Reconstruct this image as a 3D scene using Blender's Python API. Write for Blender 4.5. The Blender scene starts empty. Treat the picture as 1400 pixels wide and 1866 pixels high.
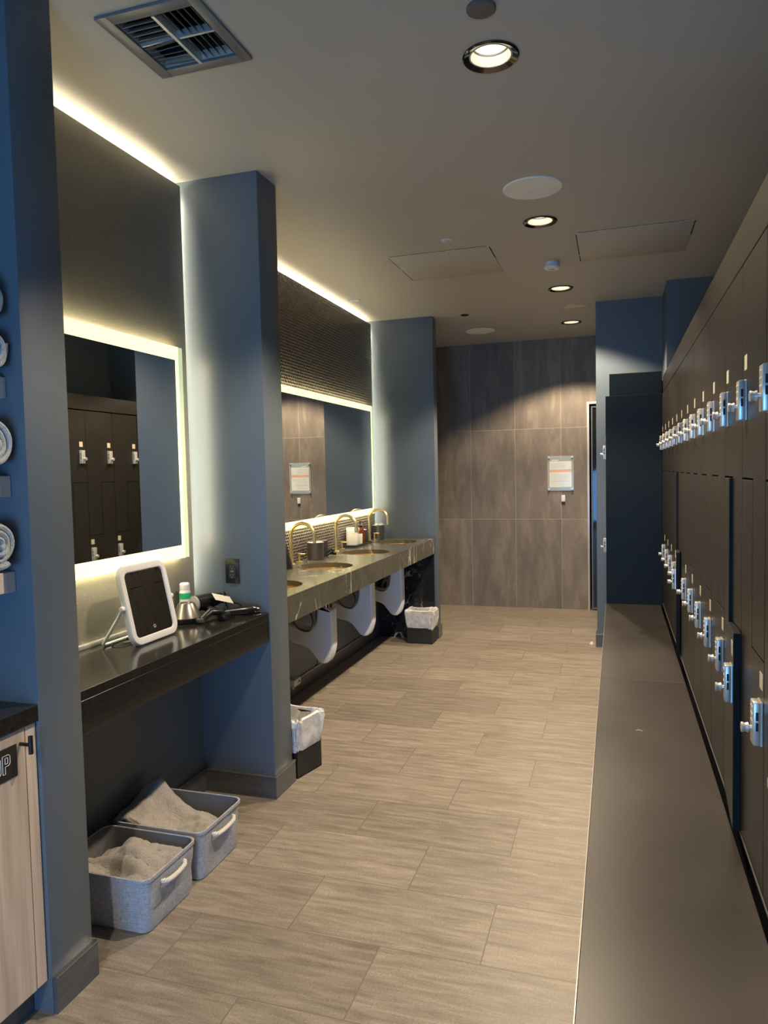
import bpy, bmesh, math, random
from mathutils import Vector, Matrix, noise
random.seed(7)
scn = bpy.context.scene
COL = scn.collection
PI = math.pi
CH = 2.84                      # ceiling height

# ------------------------------------------------------------------ camera
def make_camera():
    yaw, pitch, roll = math.radians(17.731), math.radians(3.191), math.radians(1.2547)
    fwd = Vector((-math.sin(yaw)*math.cos(pitch), math.cos(yaw)*math.cos(pitch), -math.sin(pitch)))
    r = Vector((math.cos(yaw), math.sin(yaw), 0)); d = fwd.cross(r)
    c, s = math.cos(roll), math.sin(roll)
    r2 = c*r + s*d; d2 = -s*r + c*d
    up = -d2; back = -fwd
    m = Matrix(((r2.x, up.x, back.x, 0), (r2.y, up.y, back.y, 0), (r2.z, up.z, back.z, 1.5), (0, 0, 0, 1)))
    cam = bpy.data.cameras.new('camera'); o = bpy.data.objects.new('camera', cam); COL.objects.link(o)
    cam.sensor_fit = 'VERTICAL'; cam.sensor_height = 36.0; cam.sensor_width = 27.0
    cam.lens = 1329.08/1866*36.0
    cam.clip_start = 0.02; cam.clip_end = 60
    o.matrix_world = m
    scn.camera = o
make_camera()

# ------------------------------------------------------------------ light and exposure
SPOT_W = 100.0                 # each recessed downlight
DAY = 8.5                      # radiance of the daylit frosted window behind the camera
COVE = 34.0                    # LED strips behind the feature walls
HALO = 20.0                    # LED strips behind the mirrors
BORDER = 1.0                   # frosted luminous mirror borders
scn.view_settings.view_transform = 'Standard'
scn.view_settings.look = 'None'
scn.view_settings.gamma = 1.0
scn.view_settings.use_curve_mapping = False
scn.view_settings.exposure = 0.72
w = bpy.data.worlds.new('world'); scn.world = w; w.use_nodes = True
w.node_tree.nodes['Background'].inputs[0].default_value = (0.30, 0.45, 0.75, 1)
w.node_tree.nodes['Background'].inputs[1].default_value = 0.3
scn.cycles.max_bounces = 10
scn.cycles.diffuse_bounces = 6
scn.cycles.glossy_bounces = 5
scn.cycles.transparent_max_bounces = 12

# ------------------------------------------------------------------ materials
def new_mat(name):
    m = bpy.data.materials.new(name); m.use_nodes = True
    nt = m.node_tree
    return m, nt, nt.nodes['Principled BSDF']
def N(nt, t, **kw):
    n = nt.nodes.new(t)
    for k, v in kw.items(): setattr(n, k, v)
    return n
def pbr(name, col, rough=0.5, metal=0.0, var=0.06, nscale=6.0, bump=0.0, bscale=200.0, spec=0.5, stretch=(1, 1, 1), coat=0.0, rvar=0.04):
    m, nt, b = new_mat(name)
    tc = N(nt, 'ShaderNodeTexCoord'); mp = N(nt, 'ShaderNodeMapping'); mp.inputs['Scale'].default_value = stretch
    nt.links.new(tc.outputs['Object'], mp.inputs[0])
    nz = N(nt, 'ShaderNodeTexNoise'); nz.inputs['Scale'].default_value = nscale; nz.inputs['Detail'].default_value = 5
    nt.links.new(mp.outputs[0], nz.inputs['Vector'])
    cr = N(nt, 'ShaderNodeValToRGB')
    e = cr.color_ramp.elements
    e[0].position = 0.3; e[1].position = 0.7
    e[0].color = (*[max(0, c*(1-var)) for c in col], 1); e[1].color = (*[min(1, c*(1+var)) for c in col], 1)
    nt.links.new(nz.outputs['Fac'], cr.inputs[0]); nt.links.new(cr.outputs[0], b.inputs['Base Color'])
    mr = N(nt, 'ShaderNodeMapRange'); mr.inputs['To Min'].default_value = max(0.01, rough-rvar); mr.inputs['To Max'].default_value = min(1, rough+rvar)
    nt.links.new(nz.outputs['Fac'], mr.inputs[0]); nt.links.new(mr.outputs[0], b.inputs['Roughness'])
    b.inputs['Metallic'].default_value = metal
    b.inputs['Specular IOR Level'].default_value = spec
    b.inputs['Coat Weight'].default_value = coat
    if bump:
        n2 = N(nt, 'ShaderNodeTexNoise'); n2.inputs['Scale'].default_value = bscale; n2.inputs['Detail'].default_value = 4
        nt.links.new(mp.outputs[0], n2.inputs['Vector'])
        bp = N(nt, 'ShaderNodeBump'); bp.inputs['Strength'].default_value = bump; bp.inputs['Distance'].default_value = 0.002
        nt.links.new(n2.outputs['Fac'], bp.inputs['Height']); nt.links.new(bp.outputs[0], b.inputs['Normal'])
    return m
def emit(name, col, strength):
    m, nt, b = new_mat(name)
    b.inputs['Base Color'].default_value = (*[c*0.8 for c in col], 1)
    b.inputs['Emission Color'].default_value = (*col, 1); b.inputs['Emission Strength'].default_value = strength
    b.inputs['Roughness'].default_value = 0.4
    nz = N(nt, 'ShaderNodeTexNoise'); nz.inputs['Scale'].default_value = 3
    mr = N(nt, 'ShaderNodeMapRange'); mr.inputs['To Min'].default_value = 0.35; mr.inputs['To Max'].default_value = 0.45
    nt.links.new(nz.outputs['Fac'], mr.inputs[0]); nt.links.new(mr.outputs[0], b.inputs['Roughness'])
    return m

def math_node(nt, op, a, b=None, c=None):
    n = N(nt, 'ShaderNodeMath', operation=op)
    for i, v in enumerate((a, b, c)):
        if v is None: continue
        if isinstance(v, (int, float)): n.inputs[i].default_value = v
        else: nt.links.new(v, n.inputs[i])
    return n.outputs[0]
def mixc(nt, f, a, b, mode='MIX'):
    n = N(nt, 'ShaderNodeMix', data_type='RGBA', blend_type=mode)
    for i, v in ((0, f), (6, a), (7, b)):
        if isinstance(v, (int, float)): n.inputs[i].default_value = v
        elif isinstance(v, tuple): n.inputs[i].default_value = (*v, 1)
        else: nt.links.new(v, n.inputs[i])
    return n.outputs[2]

def tile_mat(name, uaxis, vaxis, tw, th, u0, v0, half, c1, c2, c3, grout, streak, rough, gw=0.0025, groutdepth=0.5, speck=0.0, fscale=(420, 420, 420)):
    """stone-look porcelain tile laid in world coordinates; streak = which way the veins run"""
    m, nt, b = new_mat(name)
    g = N(nt, 'ShaderNodeNewGeometry'); sp = N(nt, 'ShaderNodeSeparateXYZ'); nt.links.new(g.outputs['Position'], sp.inputs[0])
    U, V = sp.outputs[uaxis], sp.outputs[vaxis]
    v = math_node(nt, 'DIVIDE', math_node(nt, 'SUBTRACT', V, v0), th)
    row = math_node(nt, 'FLOOR', v)
    u = math_node(nt, 'DIVIDE', math_node(nt, 'SUBTRACT', U, u0), tw)
    if half:
        u = math_node(nt, 'ADD', u, math_node(nt, 'MULTIPLY', math_node(nt, 'FLOORED_MODULO', row, 2.0), half))
    cell = math_node(nt, 'FLOOR', u)
    fu = math_node(nt, 'MULTIPLY', math_node(nt, 'PINGPONG', u, 0.5), tw)
    fv = math_node(nt, 'MULTIPLY', math_node(nt, 'PINGPONG', v, 0.5), th)
    d = math_node(nt, 'MINIMUM', fu, fv)
    gm = math_node(nt, 'LESS_THAN', d, gw)
    wn = N(nt, 'ShaderNodeTexWhiteNoise', noise_dimensions='2D'); cb = N(nt, 'ShaderNodeCombineXYZ')
    nt.links.new(cell, cb.inputs[0]); nt.links.new(row, cb.inputs[1]); nt.links.new(cb.outputs[0], wn.inputs['Vector'])
    # per-tile offset so veins do not run through
    off = N(nt, 'ShaderNodeVectorMath', operation='MULTIPLY'); nt.links.new(wn.outputs['Color'], off.inputs[0]); off.inputs[1].default_value = (30, 30, 30)
    add = N(nt, 'ShaderNodeVectorMath', operation='ADD'); nt.links.new(g.outputs['Position'], add.inputs[0]); nt.links.new(off.outputs[0], add.inputs[1])
    mp = N(nt, 'ShaderNodeMapping'); mp.inputs['Scale'].default_value = streak
    nt.links.new(add.outputs[0], mp.inputs[0])
    n1 = N(nt, 'ShaderNodeTexNoise'); n1.inputs['Scale'].default_value = 3.0; n1.inputs['Detail'].default_value = 8; n1.inputs['Roughness'].default_value = 0.62; n1.inputs['Distortion'].default_value = 0.5
    nt.links.new(mp.outputs[0], n1.inputs['Vector'])
    cr = N(nt, 'ShaderNodeValToRGB'); e = cr.color_ramp.elements
    e[0].position = 0.33; e[0].color = (*c1, 1); e[1].position = 0.70; e[1].color = (*c3, 1)
    k = e.new(0.5); k.color = (*c2, 1)
    nt.links.new(n1.outputs['Fac'], cr.inputs[0])
    n2 = N(nt, 'ShaderNodeTexNoise'); n2.inputs['Scale'].default_value = 1.0; n2.inputs['Detail'].default_value = 3
    mpf = N(nt, 'ShaderNodeMapping'); mpf.inputs['Scale'].default_value = fscale
    nt.links.new(g.outputs['Position'], mpf.inputs[0]); nt.links.new(mpf.outputs[0], n2.inputs['Vector'])
    fine = N(nt, 'ShaderNodeMapRange'); fine.inputs['From Min'].default_value = 0.3; fine.inputs['From Max'].default_value = 0.7
    fine.inputs['To Min'].default_value = 1-speck; fine.inputs['To Max'].default_value = 1+speck
    nt.links.new(n2.outputs['Fac'], fine.inputs[0])
    tint = N(nt, 'ShaderNodeMapRange'); tint.inputs['To Min'].default_value = 0.86; tint.inputs['To Max'].default_value = 1.1
    nt.links.new(wn.outputs['Value'], tint.inputs[0])
    tt = math_node(nt, 'MULTIPLY', tint.outputs[0], fine.outputs[0])
    cc = N(nt, 'ShaderNodeCombineXYZ')
    for i in range(3): nt.links.new(tt, cc.inputs[i])
    col = mixc(nt, 1.0, cr.outputs[0], cc.outputs[0], 'MULTIPLY')
    col = mixc(nt, gm, col, grout)
    nt.links.new(col, b.inputs['Base Color'])
    rr = N(nt, 'ShaderNodeMapRange'); rr.inputs['To Min'].default_value = rough-0.06; rr.inputs['To Max'].default_value = rough+0.08
    nt.links.new(n1.outputs['Fac'], rr.inputs[0]); nt.links.new(rr.outputs[0], b.inputs['Roughness'])
    h = math_node(nt, 'ADD', math_node(nt, 'MULTIPLY', n2.outputs['Fac'], 0.25), math_node(nt, 'MULTIPLY', gm, -groutdepth))
    bp = N(nt, 'ShaderNodeBump'); bp.inputs['Strength'].default_value = 0.35; bp.inputs['Distance'].default_value = 0.0015
    nt.links.new(h, bp.inputs['Height']); nt.links.new(bp.outputs[0], b.inputs['Normal'])
    return m

def marble_mat(name, base, vein, rough, scale, amount):
    m, nt, b = new_mat(name)
    g = N(nt, 'ShaderNodeNewGeometry')
    mp = N(nt, 'ShaderNodeMapping'); mp.inputs['Rotation'].default_value = (0.5, 0.15, 0.25); mp.inputs['Scale'].default_value = (1.0, 1.0, 0.45)
    nt.links.new(g.outputs['Position'], mp.inputs[0])
    n1 = N(nt, 'ShaderNodeTexNoise'); n1.inputs['Scale'].default_value = scale; n1.inputs['Detail'].default_value = 5; n1.inputs['Distortion'].default_value = 0.7
    nt.links.new(mp.outputs[0], n1.inputs['Vector'])
    d = math_node(nt, 'ABSOLUTE', math_node(nt, 'SUBTRACT', n1.outputs['Fac'], 0.5))
    n2 = N(nt, 'ShaderNodeTexNoise'); n2.inputs['Scale'].default_value = 3.1; n2.inputs['Detail'].default_value = 3
    nt.links.new(g.outputs['Position'], n2.inputs['Vector'])
    wdt = math_node(nt, 'MULTIPLY', math_node(nt, 'SUBTRACT', n2.outputs['Fac'], 0.5-amount), 0.06)
    mr = N(nt, 'ShaderNodeMapRange'); nt.links.new(d, mr.inputs[0]); mr.inputs['From Min'].default_value = 0
    nt.links.new(math_node(nt, 'MAXIMUM', wdt, 0.0005), mr.inputs['From Max']); mr.inputs['To Min'].default_value = 1; mr.inputs['To Max'].default_value = 0
    n3 = N(nt, 'ShaderNodeTexNoise'); n3.inputs['Scale'].default_value = 9; n3.inputs['Detail'].default_value = 6
    nt.links.new(g.outputs['Position'], n3.inputs['Vector'])
    base2 = mixc(nt, n3.outputs['Fac'], tuple(c*0.6 for c in base), tuple(c*1.5 for c in base))
    n4 = N(nt, 'ShaderNodeTexNoise'); n4.inputs['Scale'].default_value = scale*2.7; n4.inputs['Detail'].default_value = 4; n4.inputs['Distortion'].default_value = 0.9
    nt.links.new(mp.outputs[0], n4.inputs['Vector'])
    d4 = math_node(nt, 'ABSOLUTE', math_node(nt, 'SUBTRACT', n4.outputs['Fac'], 0.47))
    m4 = N(nt, 'ShaderNodeMapRange'); nt.links.new(d4, m4.inputs[0]); m4.inputs['From Max'].default_value = 0.007; m4.inputs['To Min'].default_value = 0.45; m4.inputs['To Max'].default_value = 0
    sel = math_node(nt, 'MULTIPLY', m4.outputs[0], math_node(nt, 'GREATER_THAN', n2.outputs['Fac'], 0.5))
    col = mixc(nt, math_node(nt, 'MAXIMUM', mr.outputs[0], sel), base2, vein)
    nt.links.new(col, b.inputs['Base Color'])
    b.inputs['Roughness'].default_value = rough
    return m

def penny_mat(name):
    """penny-round glossy mosaic: hexagonally staggered discs in world y/z"""
    m, nt, b = new_mat(name)
    g = N(nt, 'ShaderNodeNewGeometry'); sp = N(nt, 'ShaderNodeSeparateXYZ'); nt.links.new(g.outputs['Position'], sp.inputs[0])
    P = 0.024; R = P*0.8660
    v = math_node(nt, 'DIVIDE', sp.outputs[2], R); row = math_node(nt, 'FLOOR', v)
    u = math_node(nt, 'ADD', math_node(nt, 'DIVIDE', sp.outputs[1], P), math_node(nt, 'MULTIPLY', math_node(nt, 'FLOORED_MODULO', row, 2.0), 0.5))
    cell = math_node(nt, 'FLOOR', u)
    fx = math_node(nt, 'SUBTRACT', math_node(nt, 'SUBTRACT', u, cell), 0.5)
    fy = math_node(nt, 'MULTIPLY', math_node(nt, 'SUBTRACT', math_node(nt, 'SUBTRACT', v, row), 0.5), 0.866)
    d = math_node(nt, 'SQRT', math_node(nt, 'ADD', math_node(nt, 'MULTIPLY', fx, fx), math_node(nt, 'MULTIPLY', fy, fy)))
    disc = N(nt, 'ShaderNodeMapRange'); disc.interpolation_type = 'SMOOTHSTEP'
    nt.links.new(d, disc.inputs[0]); disc.inputs['From Min'].default_value = 0.34; disc.inputs['From Max'].default_value = 0.45
    disc.inputs['To Min'].default_value = 1; disc.inputs['To Max'].default_value = 0
    wn = N(nt, 'ShaderNodeTexWhiteNoise', noise_dimensions='2D'); cb = N(nt, 'ShaderNodeCombineXYZ')
    nt.links.new(cell, cb.inputs[0]); nt.links.new(row, cb.inputs[1]); nt.links.new(cb.outputs[0], wn.inputs['Vector'])
    tile = mixc(nt, wn.outputs['Value'], (0.012, 0.011, 0.010), (0.05, 0.043, 0.036))
    col = mixc(nt, disc.outputs[0], (0.20, 0.18, 0.15), tile)
    nt.links.new(col, b.inputs['Base Color'])
    rr = N(nt, 'ShaderNodeMapRange'); nt.links.new(disc.outputs[0], rr.inputs[0]); rr.inputs['To Min'].default_value = 0.7; rr.inputs['To Max'].default_value = 0.16
    nt.links.new(rr.outputs[0], b.inputs['Roughness'])
    b.inputs['Metallic'].default_value = 0.25
    # every disc is tilted a hair, which is what makes the wall glitter
    tl = N(nt, 'ShaderNodeSeparateColor'); nt.links.new(wn.outputs['Color'], tl.inputs[0])
    tx = math_node(nt, 'MULTIPLY', math_node(nt, 'SUBTRACT', tl.outputs[0], 0.5), math_node(nt, 'MULTIPLY', fx, 0.9))
    ty = math_node(nt, 'MULTIPLY', math_node(nt, 'SUBTRACT', tl.outputs[1], 0.5), math_node(nt, 'MULTIPLY', fy, 0.9))
    h = math_node(nt, 'ADD', math_node(nt, 'ADD', tx, ty), disc.outputs[0])
    bp = N(nt, 'ShaderNodeBump'); bp.inputs['Strength'].default_value = 0.8; bp.inputs['Distance'].default_value = 0.003
    nt.links.new(h, bp.inputs['Height']); nt.links.new(bp.outputs[0], b.inputs['Normal'])
    return m

def shimmer_mat(name):
    """dark sparkling plaster of the first feature wall"""
    m, nt, b = new_mat(name)
    g = N(nt, 'ShaderNodeNewGeometry')
    v = N(nt, 'ShaderNodeTexVoronoi'); v.inputs['Scale'].default_value = 260.0; nt.links.new(g.outputs['Position'], v.inputs['Vector'])
    sc = N(nt, 'ShaderNodeSeparateColor'); nt.links.new(v.outputs['Color'], sc.inputs[0])
    sel = math_node(nt, 'GREATER_THAN', sc.outputs[0], 0.985)
    sel2 = math_node(nt, 'MULTIPLY', sel, math_node(nt, 'LESS_THAN', v.outputs['Distance'], 0.35))
    n1 = N(nt, 'ShaderNodeTexNoise'); n1.inputs['Scale'].default_value = 4.0; n1.inputs['Detail'].default_value = 6; nt.links.new(g.outputs['Position'], n1.inputs['Vector'])
    base = mixc(nt, n1.outputs['Fac'], (0.25, 0.24, 0.215), (0.33, 0.315, 0.285))
    nt.links.new(mixc(nt, sel2, base, (0.65, 0.62, 0.5)), b.inputs['Base Color'])
    b.inputs['Metallic'].default_value = 0.5
    rr = N(nt, 'ShaderNodeMapRange'); nt.links.new(n1.outputs['Fac'], rr.inputs[0]); rr.inputs['To Min'].default_value = 0.36; rr.inputs['To Max'].default_value = 0.5
    nt.links.new(rr.outputs[0], b.inputs['Roughness'])
    n2 = N(nt, 'ShaderNodeTexNoise'); n2.inputs['Scale'].default_value = 170.0; n2.inputs['Detail'].default_value = 3; nt.links.new(g.outputs['Position'], n2.inputs['Vector'])
    bp = N(nt, 'ShaderNodeBump'); bp.inputs['Strength'].default_value = 0.25; bp.inputs['Distance'].default_value = 0.002
    nt.links.new(n2.outputs['Fac'], bp.inputs['Height']); nt.links.new(bp.outputs[0], b.inputs['Normal'])
    return m

def wood_mat(name, c1, c2):
    m, nt, b = new_mat(name)
    g = N(nt, 'ShaderNodeNewGeometry'); mp = N(nt, 'ShaderNodeMapping'); mp.inputs['Scale'].default_value = (14, 14, 0.7)
    nt.links.new(g.outputs['Position'], mp.inputs[0])
    n1 = N(nt, 'ShaderNodeTexNoise'); n1.inputs['Scale'].default_value = 2.2; n1.inputs['Detail'].default_value = 7; n1.inputs['Distortion'].default_value = 0.6
    nt.links.new(mp.outputs[0], n1.inputs['Vector'])
    mp2 = N(nt, 'ShaderNodeMapping'); mp2.inputs['Scale'].default_value = (160, 160, 3); nt.links.new(g.outputs['Position'], mp2.inputs[0])
    n2 = N(nt, 'ShaderNodeTexNoise'); n2.inputs['Scale'].default_value = 2.0; nt.links.new(mp2.outputs[0], n2.inputs['Vector'])
    f = math_node(nt, 'ADD', math_node(nt, 'MULTIPLY', n1.outputs['Fac'], 0.75), math_node(nt, 'MULTIPLY', n2.outputs['Fac'], 0.25))
    mr = N(nt, 'ShaderNodeMapRange'); nt.links.new(f, mr.inputs[0]); mr.inputs['From Min'].default_value = 0.35; mr.inputs['From Max'].default_value = 0.65
    nt.links.new(mixc(nt, mr.outputs[0], c1, c2), b.inputs['Base Color'])
    b.inputs['Roughness'].default_value = 0.55
    return m

def weave_mat(name, c1, c2, scale=450):
    m, nt, b = new_mat(name)
    tc = N(nt, 'ShaderNodeTexCoord')
    outs = []
    for st in ((1, 1, 0.12), (0.12, 0.12, 1)):
        mp = N(nt, 'ShaderNodeMapping'); mp.inputs['Scale'].default_value = st; nt.links.new(tc.outputs['Object'], mp.inputs[0])
        n = N(nt, 'ShaderNodeTexNoise'); n.inputs['Scale'].default_value = scale; n.inputs['Detail'].default_value = 2
        nt.links.new(mp.outputs[0], n.inputs['Vector']); outs.append(n.outputs['Fac'])
    f = math_node(nt, 'MULTIPLY', math_node(nt, 'ADD', outs[0], outs[1]), 0.5)
    mr = N(nt, 'ShaderNodeMapRange'); nt.links.new(f, mr.inputs[0]); mr.inputs['From Min'].default_value = 0.38; mr.inputs['From Max'].default_value = 0.62
    nt.links.new(mixc(nt, mr.outputs[0], c1, c2), b.inputs['Base Color']); b.inputs['Roughness'].default_value = 0.9
    bp = N(nt, 'ShaderNodeBump'); bp.inputs['Strength'].default_value = 0.4; bp.inputs['Distance'].default_value = 0.001
    nt.links.new(f, bp.inputs['Height']); nt.links.new(bp.outputs[0], b.inputs['Normal'])
    return m

def terry_mat(name, c):
    m, nt, b = new_mat(name)
    tc = N(nt, 'ShaderNodeTexCoord')
    n = N(nt, 'ShaderNodeTexNoise'); n.inputs['Scale'].default_value = 260; n.inputs['Detail'].default_value = 3; nt.links.new(tc.outputs['Object'], n.inputs['Vector'])
    mr = N(nt, 'ShaderNodeMapRange'); nt.links.new(n.outputs['Fac'], mr.inputs[0]); mr.inputs['From Min'].default_value = 0.35; mr.inputs['From Max'].default_value = 0.65
    nt.links.new(mixc(nt, mr.outputs[0], tuple(x*0.72 for x in c), tuple(min(1, x*1.12) for x in c)), b.inputs['Base Color'])
    b.inputs['Roughness'].default_value = 0.95; b.inputs['Sheen Weight'].default_value = 0.25
    bp = N(nt, 'ShaderNodeBump'); bp.inputs['Strength'].default_value = 0.7; bp.inputs['Distance'].default_value = 0.004
    nt.links.new(n.outputs['Fac'], bp.inputs['Height']); nt.links.new(bp.outputs[0], b.inputs['Normal'])
    return m

def film_mat(name, col, amin, amax, scale):
    """thin crumpled see-through plastic"""
    m, nt, b = new_mat(name)
    tc = N(nt, 'ShaderNodeTexCoord'); n = N(nt, 'ShaderNodeTexNoise'); n.inputs['Scale'].default_value = scale; n.inputs['Detail'].default_value = 4; n.inputs['Distortion'].default_value = 1.5
    nt.links.new(tc.outputs['Object'], n.inputs['Vector'])
    mr = N(nt, 'ShaderNodeMapRange'); nt.links.new(n.outputs['Fac'], mr.inputs[0]); mr.inputs['From Min'].default_value = 0.35; mr.inputs['From Max'].default_value = 0.65
    mr.inputs['To Min'].default_value = amin; mr.inputs['To Max'].default_value = amax
    nt.links.new(mr.outputs[0], b.inputs['Alpha'])
    b.inputs['Base Color'].default_value = (*col, 1); b.inputs['Roughness'].default_value = 0.3
    bp = N(nt, 'ShaderNodeBump'); bp.inputs['Strength'].default_value = 0.15; bp.inputs['Distance'].default_value = 0.003
    nt.links.new(n.outputs['Fac'], bp.inputs['Height']); nt.links.new(bp.outputs[0], b.inputs['Normal'])
    return m
def glass_mat(name, col, alpha, rough=0.05):
    m, nt, b = new_mat(name)
    b.inputs['Base Color'].default_value = (*col, 1); b.inputs['Roughness'].default_value = rough; b.inputs['Alpha'].default_value = alpha
    nz = N(nt, 'ShaderNodeTexNoise'); nz.inputs['Scale'].default_value = 8
    mr = N(nt, 'ShaderNodeMapRange'); mr.inputs['To Min'].default_value = rough; mr.inputs['To Max'].default_value = rough+0.03
    nt.links.new(nz.outputs['Fac'], mr.inputs[0]); nt.links.new(mr.outputs[0], b.inputs['Roughness'])
    return m

M = {}
M['paint'] = pbr('slate_blue_paint', (0.116, 0.145, 0.176), 0.42, var=0.05, nscale=2.5, bump=0.15, bscale=160)
M['ceiling'] = pbr('taupe_ceiling_paint', (0.50, 0.475, 0.425), 0.5, var=0.03, nscale=1.2, bump=0.12, bscale=120)
M['floor'] = tile_mat('floor_tile', 0, 1, 0.64, 0.3235, -0.72+0.64*10, 1.785, 0.5, (0.215, 0.180, 0.145), (0.295, 0.252, 0.203), (0.40, 0.348, 0.285), (0.19, 0.16, 0.13), (1.6, 13.0, 1), 0.42, 0.0022, speck=0.30, fscale=(150, 420, 420))
M['walltile'] = tile_mat('wall_tile', 0, 2, 0.478, 0.956, -0.552, 0.002, 0, (0.165, 0.138, 0.113), (0.205, 0.172, 0.14), (0.29, 0.245, 0.198), (0.36, 0.32, 0.27), (3.2, 1, 0.8), 0.5, 0.0025, speck=0.10)
M['basetile'] = pbr('baseboard_tile', (0.095, 0.10, 0.11), 0.3, var=0.2, nscale=7, stretch=(1, 1, 6))
M['schluter'] = pbr('brushed_edge_trim', (0.45, 0.45, 0.45), 0.3, 0.9)
M['shimmer'] = shimmer_mat('shimmer_plaster')
M['penny'] = penny_mat('penny_mosaic')
M['quartz'] = pbr('black_quartz', (0.020, 0.019, 0.018), 0.13, var=0.3, nscale=90, spec=0.6, rvar=0.02)
M['marble'] = marble_mat('grey_marble', (0.085, 0.083, 0.068), (0.55, 0.52, 0.45), 0.22, 1.7, 0.09)
M['marble_dark'] = marble_mat('black_marble', (0.012, 0.013, 0.016), (0.42, 0.42, 0.42), 0.18, 4.2, 0.06)
M['locker'] = pbr('locker_laminate', (0.020, 0.0178, 0.0155), 0.36, var=0.08, nscale=3, spec=0.45, rvar=0.015)
M['lockeredge'] = pbr('locker_edge', (0.007, 0.009, 0.013), 0.6, spec=0.15)
M['navy'] = pbr('navy_end_panel', (0.006, 0.012, 0.018), 0.5, var=0.1, spec=0.2)
M['bench'] = pbr('bench_laminate', (0.030, 0.025, 0.022), 0.36, var=0.10, nscale=3, rvar=0.06)
M['benchedge'] = pbr('bench_edge_trim', (0.34, 0.32, 0.30), 0.35, 0.6)
M['nickel'] = pbr('satin_nickel', (0.66, 0.65, 0.62), 0.32, 0.55, var=0.04)
M['plate'] = pbr('number_plate', (0.70, 0.64, 0.48), 0.4, 0.2)
M['slot'] = pbr('black_slot', (0.01, 0.01, 0.01), 0.6)
M['button'] = pbr('white_button', (0.85, 0.82, 0.72), 0.4)
M['brass'] = pbr('brushed_brass', (0.88, 0.74, 0.38), 0.30, 0.9, var=0.05)
M['gold'] = pbr('gold_basin', (0.88, 0.60, 0.26), 0.25, 0.75, var=0.08)
M['chrome'] = pbr('chrome', (0.7, 0.7, 0.7), 0.12, 1.0)
M['darkchrome'] = pbr('dark_chrome', (0.12, 0.12, 0.12), 0.12, 1.0)
M['whiteplastic'] = pbr('white_plastic', (0.74, 0.76, 0.80), 0.3, var=0.03)
M['shroud'] = pbr('white_shroud_plastic', (0.80, 0.84, 0.88), 0.3, var=0.03)
M['blackplastic'] = pbr('black_plastic', (0.014, 0.014, 0.015), 0.25, var=0.2)
M['blackmatte'] = pbr('black_matte', (0.02, 0.02, 0.022), 0.6, var=0.2)
M['greymetal'] = pbr('gunmetal', (0.20, 0.19, 0.18), 0.3, 0.8)
M['mirror'] = pbr('mirror_silver', (0.86, 0.88, 0.87), 0.012, 1.0, var=0.0, rvar=0.0)
M['border'] = emit('frosted_border_bright', (1.0, 0.97, 0.46), BORDER)
M['borderdim'] = emit('frosted_border_dim', (0.62, 0.72, 0.42), 0.55)
M['halo'] = emit('mirror_backlight', (1.0, 0.87, 0.60), HALO)
M['cove'] = emit('cove_strip', (1.0, 0.88, 0.62), COVE)
M['lampdisc'] = emit('lamp_disc', (1.0, 0.93, 0.80), 4.0)
M['day'] = emit('frosted_daylight_pane', (0.17, 0.50, 1.0), DAY)
M['reflector'] = pbr('white_reflector', (0.85, 0.78, 0.66), 0.45)
M['speaker'] = pbr('speaker_grille', (0.90, 0.91, 0.84), 0.6, bump=0.3, bscale=900)
M['greycap'] = pbr('taupe_cover_plate', (0.12, 0.11, 0.10), 0.5)
M['ventmetal'] = pbr('grey_register_metal', (0.20, 0.20, 0.20), 0.4, 0.3)
M['void'] = pbr('duct_black', (0.012, 0.014, 0.018), 0.8)
M['plaster'] = pbr('bare_plaster', (0.75, 0.68, 0.55), 0.8)
M['crack'] = pbr('panel_shadow_gap', (0.02, 0.02, 0.018), 0.8)
M['wood'] = wood_mat('light_ash_wood', (0.42, 0.33, 0.26), (0.66, 0.55, 0.45))
M['woodlight'] = wood_mat('pale_shelf_wood', (0.55, 0.42, 0.32), (0.75, 0.62, 0.50))
M['fabric'] = weave_mat('grey_linen_weave', (0.28, 0.30, 0.34), (0.50, 0.52, 0.57))
M['lining'] = pbr('grey_lining', (0.13, 0.13, 0.14), 0.85)
M['rope'] = pbr('cotton_rope', (0.80, 0.76, 0.68), 0.85, bump=0.4, bscale=300)
M['towel'] = terry_mat('grey_terry_towel', (0.43, 0.40, 0.37))
M['towelroll'] = terry_mat('pale_terry_towel', (0.46, 0.50, 0.52))
M['film'] = film_mat('bin_liner_film', (0.92, 0.91, 0.90), 0.62, 0.93, 14)
M['paper'] = pbr('white_paper', (0.82, 0.80, 0.74), 0.7)
M['orange'] = pbr('orange_band', (0.90, 0.30, 0.02), 0.6)
M['ink'] = pbr('grey_ink', (0.22, 0.22, 0.22), 0.7)
M['inklight'] = pbr('faint_grey_ink', (0.52, 0.51, 0.48), 0.7)
M['teal'] = pbr('slate_header', (0.16, 0.24, 0.26), 0.5)
M['acrylic'] = glass_mat('clear_acrylic', (0.85, 0.95, 0.97), 0.18)
M['amber'] = glass_mat('amber_glass', (0.15, 0.032, 0.010), 0.9, 0.08)
M['clearglass'] = glass_mat('clear_glass', (0.92, 0.93, 0.88), 0.42, 0.05)
M['darkglass'] = glass_mat('smoked_door_glass', (0.02, 0.02, 0.02), 0.55, 0.03)
M['green'] = pbr('green_label', (0.02, 0.42, 0.20), 0.35)
M['signblack'] = pbr('sign_black', (0.018, 0.017, 0.017), 0.45)
M['innerwall'] = pbr('dark_room_wall', (0.035, 0.033, 0.028), 0.5)

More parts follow.
